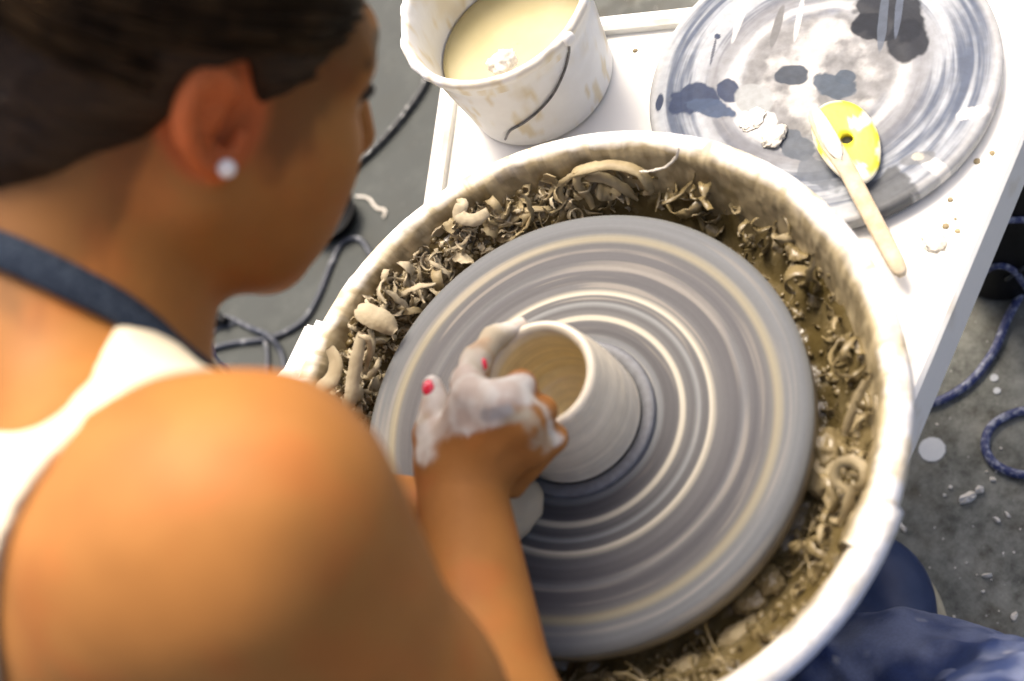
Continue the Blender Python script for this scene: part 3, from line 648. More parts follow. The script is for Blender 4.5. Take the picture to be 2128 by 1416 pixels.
m_ = len(rings)
for i in range(m_):
    for k in range(n): fs.append((i * n + k, i * n + (k + 1) % n, ((i + 1) % m_) * n + (k + 1) % n, ((i + 1) % m_) * n + k))
vs = np.array(vs); loc = (vs - yc); u_, w_ = loc @ e1 / La, loc @ e2 / Wd
pn = fbm(vs * 70, 77, 4); c = np.tile(np.array([.80, .70, .03]), (len(vs), 1)); c = c + (np.array([.74, .70, .55]) - c) * (sst(.52, .58, pn + .16 * np.maximum(0, u_) - .06 + .10 * (np.hypot(u_, w_) > .93)))[:, None]
tag(mesh_obj('throwing_rib', vs, fs, M_yellow, cols=c), 'yellow kidney shaped rib with a round hole tipped on the bat', 'throwing rib')
# wooden knife
k0, k1 = on(1694, 226, zbt + .016), on(1876, 574, ZT + .016); kd = (k1 - k0) / np.linalg.norm(k1 - k0)
ks = np.cross(kd, V3(0, 0, 1)); ks /= np.linalg.norm(ks); kn = np.cross(ks, kd); Lk = np.linalg.norm(k1 - k0); vs = []
prof = [(0, .0015), (.02, .004), (.10, .0065), (.22, .0074), (.30, .007), (.36, .0064), (.5, .0066), (.8, .0064), (.93, .0060), (.985, .0048), (1., .0025)]
pl = np.array(prof); ss = np.linspace(0, 1, 40); n = 14
for s in ss:
    w = np.interp(s, pl[:, 0], pl[:, 1]); t = np.interp(s, [0, .25, .4, .95, 1], [.001, .0016, .0034, .0036, .0018])
    off = ks * np.interp(s, [0, .2, .4, 1], [.003, .002, 0, 0])
    for k in range(n):
        a = 2 * math.pi * k / n; ca, sa = math.cos(a), math.sin(a)
        vs.append(k0 + kd * Lk * s + off + ks * w * np.sign(ca) * abs(ca) ** .7 + kn * t * np.sign(sa) * abs(sa) ** .7)
fs = [(i * n + k, i * n + (k + 1) % n, (i + 1) * n + (k + 1) % n, (i + 1) * n + k) for i in range(39) for k in range(n)] + [tuple(range(n))[::-1], tuple(39 * n + k for k in range(n))]
kn_o = empty('wooden_knife', tuple(k0)); tag(kn_o, 'wooden modelling knife smeared with clay leaning across the yellow rib', 'pottery tool')
put(mesh_obj('handle', vs, fs, M_wood), kn_o)
sp_ = k0 + kd * Lk * .16 + kn * .0022 + ks * .001
bm = bmesh.new(); bmesh.ops.create_icosphere(bm, subdivisions=3, radius=1)
co = np.array([q.co[:] for q in bm.verts]); co *= (.75 + .5 * fbm(co * 2, 8, 3))[:, None]
for q, cc in zip(bm.verts, co): q.co = Vector(sp_ + kd * cc[0] * .026 + ks * cc[1] * .0056 + kn * cc[2] * .0016)
put(bm_obj('clay_smear', bm, M_dryclay, smooth=True), kn_o)
# clay specks on the table
for i, (px, py) in enumerate(((2030, 335), (2062, 318), (1975, 415), (1965, 470), (1985, 455), (1320, 105), (1240, 95), (1990, 480))):
    clod('clay_speck', px, py, ZT + .0005, random.uniform(.0012, .0026), M_shave, 80 + i, 'tiny brown clay speck dried onto the white table', 'clay speck', (1, 1, .4))['group'] = 'clay specks on the table'

# ================================================================== FLOOR THINGS
def cable(name, label, L, rad, m, z=None, group=None):
    pts = []
    for q in L: pts.append(on(q[0], q[1], q[2] if len(q) > 2 else rad))
    v, f = tube(smooth_path(pts, 26 * len(L)), rad, 12); return tag(mesh_obj(name, v, f, m), label, 'cable', group)
cable('cable', 'black clay specked cable running from behind the bucket towards the face', [(905, 120), (880, 180), (850, 225), (810, 275), (760, 325), (700, 372)], .0048, M_cable_b)
cable('cable', 'slate cable looping beside the pan under the chin', [(800, 580), (770, 528), (745, 497), (712, 505), (690, 545), (660, 620), (625, 672), (560, 703), (480, 715), (400, 738), (300, 775)], .0037, M_cable_grey)
cable('cable', 'short dark cable ending at the black connector below the jaw', [(320, 640), (400, 655), (470, 660), (520, 682), (560, 700, .012), (585, 735), (595, 790)], .0036, M_cable_grey)
cable('cable', 'thin grey cord arching under the connector', [(380, 770), (415, 715), (450, 685), (490, 672)], .0022, M_cable_grey)
cable('cable', 'black cable passing behind the jaw above the connector', [(380, 635), (415, 625), (450, 612), (490, 580)], .0048, M_cable_b)
cable('cable', 'thin black cord rising left of the connector', [(380, 650), (395, 618), (420, 590)], .0016, M_cable_b)
cable('cable', 'slate cord dropping straight down behind the side shelf', [(548, 702), (556, 735), (555, 800)], .003, M_cable_grey)
# inline connector
p0, p1 = on(393, 645, .011), on(470, 668, .009); path = [p0 + (p1 - p0) * t for t in np.linspace(0, 1, 24)]
v, f = tube(path, [(.006 + .006 * min(1, t * 8)) if t < .45 else .012 - .006 * (t - .45) / .55 - (.0012 if int(t * 24) % 2 else 0) for t in np.linspace(0, 1, 24)], 16)
tag(mesh_obj('cable_connector', v, f, M_black), 'black ribbed cable connector lying on the floor below the jaw', 'connector')
cable('cable', 'blue cable curving out from under the right table edge', [(1860, 850), (1915, 842), (1965, 828), (2020, 790), (2065, 730), (2095, 660), (2128, 600), (2170, 520), (2240, 380), (2400, 300)], .0044, M_cable_blue)
cable('cable', 'blue cable loop lying on the concrete at the right', [(2700, 640), (2400, 800), (2230, 850), (2170, 850), (2110, 858), (2062, 885), (2047, 925), (2065, 962), (2110, 984), (2180, 990), (2240, 980), (2420, 960), (2700, 1000)], .0044, M_cable_blue)
# black pail with a slate cable over it
pc = np.array([.436, .075]); pail = empty('black_pail', (pc[0], pc[1], 0)); tag(pail, 'black plastic pail on the floor under the right table edge', 'pail')
hp_ = .26
v, f = lathe([(.0005, .0005), (.040, .0005), (.045, .005), (.056, hp_ - .02), (.060, hp_ - .018), (.061, hp_ - .004), (.0595, hp_), (.0570, hp_), (.054, hp_ - .02), (.043, .008), (.0005, .006)], 64, center=pc)
put(mesh_obj('shell', v, f, M_black), pail)
PB = BVHTree.FromPolygons([tuple(x) for x in v], [tuple(map(int, q)) for q in f])
def draped(L, rad):
    out = []
    for px, py in L:
        d = Vector(ray(px, py)).normalized(); h = PB.ray_cast(Vector(CAM), d)
        out.append(np.array(h[0]) - np.array(d) * rad * 1.2 if h[0] is not None else on(px, py, .02))
    return out
for lab, L, rad in (('blue cable hugging the lower half of the black pail', [(2030, 590), (2045, 565), (2075, 552), (2105, 562), (2128, 590), (2150, 620)], .0036), ('blue cable crossing the upper half of the black pail', [(2060, 462), (2085, 458), (2110, 457), (2140, 456), (2170, 455)], .0036), ('black clay specked cord slanting over the black pail', [(2160, 545), (2130, 555), (2105, 570), (2092, 580)], .0030)):
    v, f = tube(smooth_path(draped(L, rad), 50), rad, 10); tag(mesh_obj('cable', v, f, M_cable_blue if 'blue' in lab else M_cable_b), lab, 'cable')
# small black dish beyond the pan
dc = on(690, 452, .01)[:2]
v, f = lathe([(.0005, .001), (.030, .001), (.034, .006), (.036, .020), (.0375, .021), (.0370, .022), (.0345, .021), (.032, .006), (.0005, .005)], 56, center=dc)
tag(mesh_obj('black_dish', v, f, M_black), 'small round black dish on the floor beside the chin', 'dish')
strip3('clay_ribbon', 'thin crooked clay strip lying on the floor above the black dish', [(738, 408, .002), (765, 412, .002), (782, 432, .002), (800, 438, .002), (797, 452, .002)], .003, .0015, V3(0, 0, 1), M_dryclay)

def flake(px, py, L, Wd, ang, seed, label, th=.004, group=None, m=None):
    rnd = random.Random(seed); p = on(px, py, .0006); n = 11; bm = bmesh.new(); top = []; bot = []
    for k in range(n):
        a = 2 * math.pi * k / n; r = .78 + .4 * rnd.random(); x, y = math.cos(a) * L / 2 * r, math.sin(a) * Wd / 2 * r
        X = x * math.cos(ang) - y * math.sin(ang); Y = x * math.sin(ang) + y * math.cos(ang)
        bot.append(bm.verts.new((p[0] + X, p[1] + Y, .0004 + .3 * th * rnd.random()))); top.append(bm.verts.new((p[0] + X * .9, p[1] + Y * .9, th * (.6 + .7 * rnd.random()))))
    ct = bm.verts.new((p[0], p[1], th * 1.25)); cb = bm.verts.new((p[0], p[1], .0003))
    for k in range(n):
        j = (k + 1) % n; bm.faces.new((bot[k], bot[j], top[j], top[k])); bm.faces.new((top[k], top[j], ct)); bm.faces.new((bot[j], bot[k], cb))
    o = bm_obj('clay_flake', bm, m or M_dryclay); return tag(o, label, 'clay flake', group)
IA = lambda dx, dy: math.atan2(*( (on(1064 + dx, 708 + dy, 0) - on(1064, 708, 0))[1::-1]))
flake(2013, 1035, .019, .011, IA(50, -28), 1, 'cracked white clay chunk lying below the blue cable loop', .006)
flake(2036, 1020, .009, .008, 0, 2, 'grey clay crumb joined to the cracked chunk\'s right end', .006)
flake(2028, 1318, .023, .012, IA(50, 12), 3, 'broad cream clay flake on the floor near the blue cloth', .004)
flake(1877, 1098, .011, .005, IA(10, 20), 4, 'narrow clay flake on the floor next to the pan joint', .004)
flake(2050, 1197, .010, .004, IA(30, -5), 5, 'small rod shaped clay bit on the floor', .004)
flake(2108, 1281, .009, .006, IA(10, -20), 6, 'pale clay chip near the right edge above the broad flake', .003)
flake(2072, 1081, .008, .005, IA(10, 5), 7, 'curled clay chip right of the lightened floor patch', .004)
flake(2093, 1070, .008, .003, IA(8, 20), 8, 'thin grey clay chip touching the curled chip\'s right', .003)
for i, (px, py, s) in enumerate(((1975, 1013, .004), (1963, 1030, .003), (2063, 997, .005), (2050, 981, .0025), (2070, 981, .0025), (1942, 1097, .002), (2043, 1230, .003), (1920, 1302, .003), (1983, 1282, .003), (1943, 1276, .002), (2085, 1150, .002), (2107, 1148, .002), (2008, 1170, .002), (2054, 900, .002), (1947, 882, .0025), (2080, 932, .0025), (1985, 1180, .0018), (2030, 1195, .0018), (2060, 1205, .0016), (1960, 1120, .0016), (2120, 1100, .0018), (1932, 1180, .0015), (1925, 1320, .002), (2076, 1270, .0015))):
    flake(px, py, s * 1.2, s, i, 40 + i, 'tiny white clay crumb scattered on the concrete', s * .6, 'clay crumbs on the floor')
def splash(px, py, rad, seed, label, spikes=44, group=None):
    rnd = random.Random(seed); p = on(px, py, 0); vs = [(p[0], p[1], .0012)]; n = spikes * 2
    for k in range(n):
        a = 2 * math.pi * k / n; r = rad * ((1.03 + .08 * rnd.random()) if k % 2 else .93)
        vs.append((p[0] + r * math.cos(a), p[1] + r * math.sin(a), .0011))
    for k in range(n):
        q = vs[1 + k]; vs.append((q[0], q[1], .0002))
    fs = [(0, 1 + k, 1 + (k + 1) % n) for k in range(n)] + [(1 + k, 1 + n + k, 1 + n + (k + 1) % n, 1 + (k + 1) % n) for k in range(n)]
    o = mesh_obj('slip_splash', vs, fs, M_splash, smooth=False); return tag(o, label, 'slip splash', group)
M_splash = mat('dried_slip', (.55, .57, .57), .7, .5, 70, (.45, .48, .5))
splash(1937, 935, .0128, 1, 'round white slip splash with a spiky edge on the concrete')
splash(2066, 786, .004, 2, 'small bluish slip spot, upper of two by the blue cable', 9); splash(2072, 813, .0035, 3, 'small bluish slip spot, lower of two by the blue cable', 8)

# ================================================================== PERSON  (signed distance field -> one continuous mesh)
class Field:
    def __init__(s): s.p = []
    def rc(s, a, b, ra, rb, k=.02):
        a, b = np.array(a, np.float32), np.array(b, np.float32); ba = b - a; L2 = max(float(ba @ ba), 1e-12)
        def fn(P):
            d = P - a; t = np.clip(d @ ba / L2, 0, 1); q = d - t[:, None] * ba
            return np.sqrt(np.einsum('ij,ij->i', q, q)) - (ra + (rb - ra) * t)
        s.p.append((fn, (a + b) / 2, float(np.linalg.norm(ba)) / 2 + max(ra, rb), k, '+')); return s
    def el(s, c, r, R=None, k=.02, op='+'):
        c = np.array(c, np.float32); r = np.array(r, np.float32); R = np.eye(3, dtype=np.float32) if R is None else np.array(R, np.float32)
        def fn(P):
            q = (P - c) @ R.T; k0 = np.sqrt(((q / r) ** 2).sum(1)); k1 = np.sqrt(((q / r ** 2) ** 2).sum(1)) + 1e-9
            return k0 * (k0 - 1) / k1
        s.p.append((fn, c, float(r.max()), k, op)); return s
    def chain(s, pts, rads, k=.006):
        for i in range(len(pts) - 1): s.rc(pts[i], pts[i + 1], rads[i], rads[i + 1], k)
        return s
    def ev(s, P):
        D = np.full(len(P), .5, np.float32)
        if not len(P): return D
        lo, hi = P.min(0), P.max(0)
        for fn, c, R, k, op in s.p:
            rr = R + .05 + k
            if (c + rr < lo).any() or (c - rr > hi).any(): continue
            q = np.abs(P - c); m = (q[:, 0] < rr) & (q[:, 1] < rr) & (q[:, 2] < rr)
            if not m.any(): continue
            b = fn(P[m]); a = D[m]
            if op == '+':
                h = np.clip(.5 + .5 * (a - b) / k, 0, 1); D[m] = a + (b - a) * h - k * h * (1 - h)
            else:
                h = np.clip(.5 - .5 * (a + b) / k, 0, 1); D[m] = a * (1 - h) - b * h + k * h * (1 - h)
        return D
def mesh_field(fn, lo, hi, h, relax=2):
    lo = np.array(lo, float); B = 8; nb = np.ceil((np.array(hi) - lo) / h / B).astype(int); n = nb * B + 1
    D = np.full(n, .5, np.float32)
    bi = np.stack(np.meshgrid(*[np.arange(q) for q in nb], indexing='ij'), -1).reshape(-1, 3)
    cen = (lo + (bi * B + B / 2) * h).astype(np.float32); d = np.concatenate([fn(q) for q in np.array_split(cen, max(1, len(cen) // 4000))]); lim = h * B * .87 * 1.7 + .012
    near = np.abs(d) < lim
    for b, dd in zip(bi[~near & (d < 0)], d[~near & (d < 0)]): D[b[0] * B:b[0] * B + B + 1, b[1] * B:b[1] * B + B + 1, b[2] * B:b[2] * B + B + 1] = -.5
    g = np.stack(np.meshgrid(*[np.arange(B + 1)] * 3, indexing='ij'), -1).reshape(-1, 3)
    NB = bi[near]
    for s in range(0, len(NB), 40):
        I = (NB[s:s + 40, None, :] * B + g[None]).reshape(-1, 3); vals = fn((lo + I * h).astype(np.float32))
        D[I[:, 0], I[:, 1], I[:, 2]] = vals
    S = D < 0; c8 = np.zeros(n - 1, np.uint8)
    sl = lambda a, o: a[o[0]:a.shape[0] - 1 + o[0], o[1]:a.shape[1] - 1 + o[1], o[2]:a.shape[2] - 1 + o[2]]
    offs_ = [(a, b, c) for a in (0, 1) for b in (0, 1) for c in (0, 1)]
    for o in offs_: c8 += sl(S, o)
    act = (c8 > 0) & (c8 < 8); I = np.argwhere(act); acc = np.zeros((len(I), 3)); cnt = np.zeros(len(I))
    val = {o: D[I[:, 0] + o[0], I[:, 1] + o[1], I[:, 2] + o[2]] for o in offs_}
    for o in offs_:
        for ax in range(3):
            if o[ax]: continue
            o2 = list(o); o2[ax] = 1; o2 = tuple(o2); a, b = val[o], val[o2]; m = (a < 0) != (b < 0); t = a[m] / (a[m] - b[m])
            p = np.tile(np.array(o, float), (m.sum(), 1)); p[:, ax] = t; acc[m] += p; cnt[m] += 1
    verts = lo + (I + acc / cnt[:, None]) * h; vid = np.full(act.shape, -1, np.int32); vid[act] = np.arange(len(I)); F = []
    for ax in range(3):
        a1, a2 = (ax + 1) % 3, (ax + 2) % 3; s0 = [slice(1, -1)] * 3; s0[ax] = slice(0, -1); s1 = list(s0); s1[ax] = slice(1, None)
        x0, x1 = S[tuple(s0)], S[tuple(s1)]; E_ = np.argwhere(x0 != x1)
        flip = x0[E_[:, 0], E_[:, 1], E_[:, 2]]; b = E_.copy(); b[:, a1] += 1; b[:, a2] += 1
        def cell(d1, d2): q = b.copy(); q[:, a1] -= d1; q[:, a2] -= d2; return vid[q[:, 0], q[:, 1], q[:, 2]]
        Q = np.stack([cell(1, 1), cell(0, 1), cell(0, 0), cell(1, 0)], 1); Q[~flip] = Q[~flip][:, ::-1]; F.append(Q)
    F = np.concatenate(F); F = F[(F >= 0).all(1)]
    e = np.concatenate([F[:, [0, 1]], F[:, [1, 2]], F[:, [2, 3]], F[:, [3, 0]]])
    for _ in range(relax):
        s = np.zeros_like(verts); k = np.zeros(len(verts))
        for i in range(3): s[:, i] = np.bincount(e[:, 0], verts[e[:, 1], i], len(verts)) + np.bincount(e[:, 1], verts[e[:, 0], i], len(verts))
        k = np.bincount(e[:, 0], minlength=len(verts)) + np.bincount(e[:, 1], minlength=len(verts)); verts = verts + .5 * (s / np.maximum(k, 1)[:, None] - verts)
    return verts, F

person = empty('person', (-.42, .06, 0)); tag(person, 'person in a white tank top and blue apron leaning over the pottery wheel', 'person')
# head frame: right ear, face, crown directions
HO = V3(-.028, .120, .842)
HF = V3(.601, -.164, -.782); HF /= np.linalg.norm(HF); HU = V3(.799, .12, .589); HU -= HU @ HF * HF; HU /= np.linalg.norm(HU); HE = np.cross(HF, HU)
HR = np.stack([HE, HF, HU])
hl = lambda x, y, z: HO + x * HE + y * HF + z * HU
SR = at(515, 1105, .515); WR = at(958, 1012, .80); SL_ = V3(-.165, .255, .80)
NB_ = V3(-.175, .065, .80)
def elbow(S, W_, l1, l2, ang):
    ax = W_ - S; D = np.linalg.norm(ax); ax /= D; a = (D * D + l1 * l1 - l2 * l2) / (2 * D); hh = math.sqrt(max(l1 * l1 - a * a, 1e-6))
    d = V3(math.cos(ang), math.sin(ang), 0); d -= d @ ax * ax; d /= np.linalg.norm(d); return S + ax * a + d * hh
ER = elbow(SR, WR, .285, .235, math.radians(243))
WL = at(982, 1090, .853); EL_ = V3(-.245, .105, .585)

torso = Field()
def add_torso(f):
    f.rc(NB_ + V3(-.06, -.055, -.07), NB_ + V3(-.06, .10, -.07), .070, .070, .05)
    f.rc(V3(-.25, .0, .69), V3(-.37, .005, .56), .088, .09, .05); f.rc(V3(-.25, .13, .69), V3(-.37, .12, .56), .088, .09, .05)
    f.rc(V3(-.25, .065, .71), V3(-.38, .062, .55), .100, .11, .05)
    f.el((-.42, .06, .52), (.13, .165, .11), k=.05)
    f.rc(NB_ + V3(-.005, .0, .0), SR + V3(-.04, .04, -.02), .048, .050, .05); f.rc(NB_ + V3(-.01, .0, .0), SL_ + V3(-.05, -.03, -.01), .048, .046, .05)
    f.rc(NB_ + V3(-.05, -.02, -.05), SR + V3(-.05, .045, -.06), .055, .05, .05); f.rc(NB_ + V3(-.05, .05, -.05), SL_ + V3(-.05, -.03, -.03), .06, .05, .05)
    f.rc(SR + V3(-.035, .02, -.02), V3(-.31, -.03, .68), .060, .085, .05)
add_torso(torso)
body = Field(); add_torso(body)
# arms
body.rc(SR, SR + (ER - SR) * .45, .0615, .051, .04); body.rc(SR + (ER - SR) * .45, ER, .050, .041, .03)
fa = ER + (WR - ER) * .28; body.rc(ER, fa, .041, .042, .03); body.rc(fa, WR, .042, .0275, .03)
body.rc(SL_, SL_ + (EL_ - SL_) * .5, .056, .046, .04); body.rc(SL_ + (EL_ - SL_) * .5, EL_, .046, .04, .03)
fb = EL_ + (WL - EL_) * .3; body.rc(EL_, fb, .04, .04, .03); body.rc(fb, WL, .04, .026, .03)
# neck and head
body.rc(hl(0, -.03, -.03), NB_, .054, .060, .035); body.rc(hl(0, .006, -.06), NB_ + V3(.015, .0, -.02), .043, .042, .03)
body.el(hl(0, -.022, .050), (.074, .094, .085), HR, .02); body.el(hl(0, .030, -.02), (.0635, .064, .088), HR, .03)
for s in (-1, 1):
    body.rc(hl(s * .054, .004, -.048), hl(s * .018, .066, -.102), .021, .018, .028)
    body.el(hl(s * .043, .056, -.026), (.027, .029, .030), HR, .03)
    body.rc(hl(s * .044, .070, .028), hl(s * .006, .084, .030), .012, .013, .02)
    body.rc(hl(s * .018, .084, -.066), hl(0, .093, -.064), .006, .008, .010)
    body.el(hl(s * .010, .097, -.036), (.008, .009, .008), HR, .006)
body.rc(hl(0, .086, .018), hl(0, .108, -.028), .0085, .0115, .012); body.el(hl(0, .074, -.102), (.021, .02, .019), HR, .02)
for s in (-1, 1): body.el(hl(s * .032, .058, -.066), (.027, .027, .032), HR, .03)
for s in (-1, 1):
    body.el(hl(s * .031, .101, .008), (.018, .018, .012), HR, .012, '-'); body.el(hl(s * .031, .076, .008), (.0135, .0135, .0125), HR, .003)
    # ear
    ec = V3(.0735, -.010, .002); la, sa_ = .0232, .0135; tl = math.radians(14)
    ring = []
    for k in range(15):
        a = math.radians(-60 + k * 300 / 14) ; # from front root over the top and round the back to the lobe
        yy = -math.cos(math.radians(180) - a) * 0
        th = math.radians(20) + math.radians(250) * k / 14
        fy, fz = math.cos(th) * sa_, math.sin(th) * la
        out = .003 + .008 * max(0, -math.cos(th)) - .002 * (k == 0)
        y2, z2 = fy * math.cos(tl) - fz * math.sin(tl), fy * math.sin(tl) + fz * math.cos(tl)
        ring.append(hl(s * (ec[0] + out), ec[1] + y2, ec[2] + z2))
    body.chain(ring, [.0032] + [.0040] * 11 + [.0045, .0052, .006], .004)
    body.el(hl(s * .0765, .0010, -.0225), (.0055, .0075, .0085), HR, .006)
    er = np.stack([HE * .92 + s * -HF * -.0, HF, HU]);
    body.el(hl(s * .0745, -.0125, .0), (.005, .0120, .0195), HR, .006)
    inner_ = [hl(s * (.0765 + .003 * math.sin(q)), -.012 + .009 * math.cos(math.radians(70) + 2.6 * q / 1.6) - .004, .002 + .016 * math.sin(math.radians(70) + 2.6 * q / 1.6)) for q in np.linspace(0, 1.6, 6)]
    body.chain(inner_, [.0034] * 6, .005)
    body.rc(hl(s * .0745, .0085, -.006), hl(s * .0755, .0075, -.016), .0042, .0045, .004)          # tragus
    body.el(hl(s * .083, -.003, -.009), (.0085, .008, .0095), HR, .004, '-')                       # concha
# right hand
def hand(wr, mcps, rads, palm_r, k):
    for m_, r in zip(mcps, rads): body.rc(wr, m_, palm_r, r, k)
    for a, b, ra, rb in zip(mcps[:-1], mcps[1:], rads[:-1], rads[1:]): body.rc(a, b, ra, rb, k)
RM = [at(985, 835, .788), at(1046, 838, .775), at(1086, 878, .778), at(1104, 930, .791)]
w2 = WR + (RM[1] - WR) * .10
hand(w2, RM, [.0118, .0112, .0106, .0098], .0175, .010)
body.rc(w2, at(928, 955, .805), .0175, .016, .012); body.rc(at(928, 955, .803), RM[0], .016, .0118, .010)
for q_, rr_k in zip(RM, (.0092, .0096, .0092, .0084)): body.el(q_ - FWD * .0045, (rr_k,) * 3, None, .004)      # knuckles
for q_ in RM: body.rc(w2 - FWD * .0155, q_ - FWD * .0090, .0030, .0042, .004)                                 # tendons
body.chain([RM[0], at(970, 795, .802), at(987, 750, .818), at(1029, 702, .836), at(1080, 677, .846)], [.0108, .0092, .0084, .0074, .0056], .006)
body.chain([RM[1], at(1083, 801, .786), V3(-.044, -.022, .574), V3(-.047, -.008, .556)], [.0108, .0096, .0085, .0068], .0035)
body.chain([RM[2], at(1127, 854, .788), V3(-.040, -.037, .562), V3(-.048, -.022, .545)], [.0102, .0092, .0082, .0066], .0035)
body.chain([RM[3], at(1152, 911, .797), V3(-.057, -.040, .560), V3(-.060, -.028, .545)], [.0094, .0084, .0074, .0060], .0035)
TH = [at(917, 962, .806), at(900, 905, .81), at(908, 852, .815), at(899, 800, .820)]
body.chain(TH, [.0165, .0122, .0092, .0066], .006)
# left hand, cupped under the right one
LM = [at(985, 900, .85), at(1012, 930, .858), at(1035, 965, .862), at(1050, 1000, .866)]
hand(WL, LM, [.011, .0105, .010, .0095], .02, .012)
body.chain([WL, at(1058, 1080, .862), at(1086, 1046, .862), at(1094, 1028, .862)], [.019, .0125, .012, .009], .010)
body.chain([LM[0], at(965, 845, .84), at(985, 790, .83), at(1004, 752, .826)], [.011, .0092, .0084, .0064], .004)
body.chain([LM[1], at(1010, 870, .862), at(1022, 830, .866)], [.0105, .0095, .0075], .008)
# stumps of the thighs inside the trousers
KR, AR = V3(.03, -.365, .42), V3(.055, -.205, .085)
KL, AL = V3(-.27, .50, .44), V3(-.33, .45, .085)
HRP, HLP = V3(-.37, -.08, .465), V3(-.42, .17, .47)
body.rc(HRP, HRP + (KR - HRP) * .5, .075, .065, .04); body.rc(HLP, HLP + (KL - HLP) * .5, .075, .065, .04)
bv, bf_ = mesh_field(body.ev, (-.60, -.46, .40), (.06, .40, .99), .0029, 2)

def wrinkle(v, f, sc, seed, amp):
    n = np.zeros_like(v); fn = np.cross(v[f[:, 2]] - v[f[:, 0]], v[f[:, 3]] - v[f[:, 1]])
    for k in range(4):
        for i in range(3): n[:, i] += np.bincount(f[:, k], fn[:, i], len(v))
    n /= np.linalg.norm(n, axis=1)[:, None] + 1e-12
    w = vnoise(v * np.array(sc) * .5, seed + 9)[:, None] - .5
    r_ = 1 - np.abs(2 * vnoise(v * np.array(sc) + w * 3, seed) - 1)
    return v + n * ((fbm(v * np.array(sc), seed + 3, 2) - .5) * amp + (r_ ** 2 - .4) * amp * .35)[:, None]
def seg_d(P, a, b): ba = b - a; t = np.clip((P - a) @ ba / (ba @ ba), 0, 1); return np.linalg.norm(P - a - t[:, None] * ba, axis=1)
# ---- skin colour + dried slip on the hands
sk = np.array([.375, .158, .040]); n = fbm(bv * 24, 91, 4); c = sk * (.84 + .32 * n)[:, None]
c[:, 0] *= 1.0; red = sst(.45, .75, fbm(bv * 40, 93, 3)); c = c * (1 + red[:, None] * np.array([.05, -.08, -.10]))
earm = (1 - sst(.030, .038, np.linalg.norm(bv - hl(.08, -.008, 0), axis=1))); c = c + (np.array([.58, .135, .04]) - c) * (earm * .8)[:, None]  # ear reddened in the colour, standing in for light glowing through it
lipd = np.minimum(seg_d(bv, hl(-.02, .092, -.066), hl(0, .104, -.065)), seg_d(bv, hl(.02, .092, -.066), hl(0, .104, -.065))); c = c + (np.array([.42, .11, .08]) - c) * (1 - sst(.008, .012, lipd))[:, None]
for s in (-1, 1):
    lash = np.minimum(seg_d(bv, hl(s * .046, .078, .010), hl(s * .031, .090, .015)), seg_d(bv, hl(s * .031, .090, .015), hl(s * .016, .088, .010)))
    c = c + (np.array([.012, .008, .006]) - c) * (1 - sst(.0035, .0065, lash))[:, None]
    brow = np.minimum(seg_d(bv, hl(s * .052, .072, .030), hl(s * .034, .088, .038)), seg_d(bv, hl(s * .034, .088, .038), hl(s * .012, .094, .034)))
    c = c + (np.array([.02, .012, .008]) - c) * (.85 * (1 - sst(.0035, .006, brow)))[:, None]
hq = (bv - HO) @ HR.T; hxx = np.array([-.20, -.10, -.075, -.045, -.034, -.022, -.008, .004, .014, .024, .034, .046, .058, .072, .09, .12]); hzz = np.array([-.12, -.094, -.084, -.066, -.040, -.005, .026, .030, .008, -.020, -.019, -.006, .012, .032, .050, .062])
fade = sst(-.016, .006, hq[:, 2] - np.interp(hq[:, 1], hxx, hzz) + (fbm(np.stack([hq[:, 1] * 120, hq[:, 2] * 50, hq[:, 0] * 60], 1), 18, 3) - .5) * .03) * (hq[:, 2] > -.13) * (hq[:, 1] < .10) * (np.linalg.norm(hq, axis=1) < .17) * (1 - earm)
c = c + (np.array([.03, .017, .009]) - c) * (fade * .5)[:, None]
slip = np.array([.74, .69, .60]); wet = np.array([.47, .40, .28]); nf = fbm(bv * 95, 95, 4); nl = fbm(bv * 42, 96, 3)
BODY = BVHTree.FromPolygons([tuple(x) for x in bv], [tuple(map(int, q)) for q in bf_])
def hit(px, py, off=0.):
    d = Vector(ray(px, py)).normalized(); h = BODY.ray_cast(Vector(CAM), d)
    if h[0] is None: return None, None
    return np.array(h[0]) + np.array(h[1]) * off, np.array(h[1])
def stroke(L, w, soft, wob, nn_):
    P_ = [hit(*q)[0] for q in L]; P_ = [q for q in P_ if q is not None and (q - CAM) @ FWD < .90]
    if len(P_) < 2: return np.zeros(len(bv))
    return 1 - sst(w, w + soft, np.minimum.reduce([seg_d(bv, a, b) for a, b in zip(P_[:-1], P_[1:])]) + (nn_ - .5) * wob)
ks_ = [stroke([(970, 800), (985, 755), (1026, 705), (1076, 680)], .013, .006, .008, nf), stroke([(950, 850), (985, 820), (1040, 815), (1075, 812)], .008, .008, .016, nl),      # index finger
       stroke([(930, 815), (960, 800), (985, 790)], .010, .006, .014, nf),
       stroke([(892, 805), (905, 850), (900, 880)], .011, .005, .010, nf),                                  # thumb
       stroke([(885, 895), (900, 905), (882, 935)], .007, .005, .014, nf), stroke([(935, 858), (900, 905)], .006, .005, .012, nf),
       stroke([(945, 835), (990, 812), (1040, 802), (1090, 806)], .0055, .006, .016, nl),                   # knuckle edge
       stroke([(1090, 806), (1122, 842), (1140, 875), (1152, 912)], .0030, .005, .012, nf),
       stroke([(965, 890), (1010, 880), (1060, 870), (1088, 862)], .0016, .003, .008, nf), stroke([(1000, 868), (1040, 850), (1062, 855)], .003, .004, .010, nf),
       .75 * stroke([(1050, 815), (1090, 850), (1125, 900), (1140, 935)], .0012, .0035, .010, nf), .7 * stroke([(1030, 818), (1075, 848), (1095, 880), (1112, 930)], .0005, .003, .010, nf)]
k_un = (1 - sst(.035, .06, np.linalg.norm(bv - at(1080, 900, .845), axis=1))) * sst(.808, .822, (bv - CAM) @ FWD)
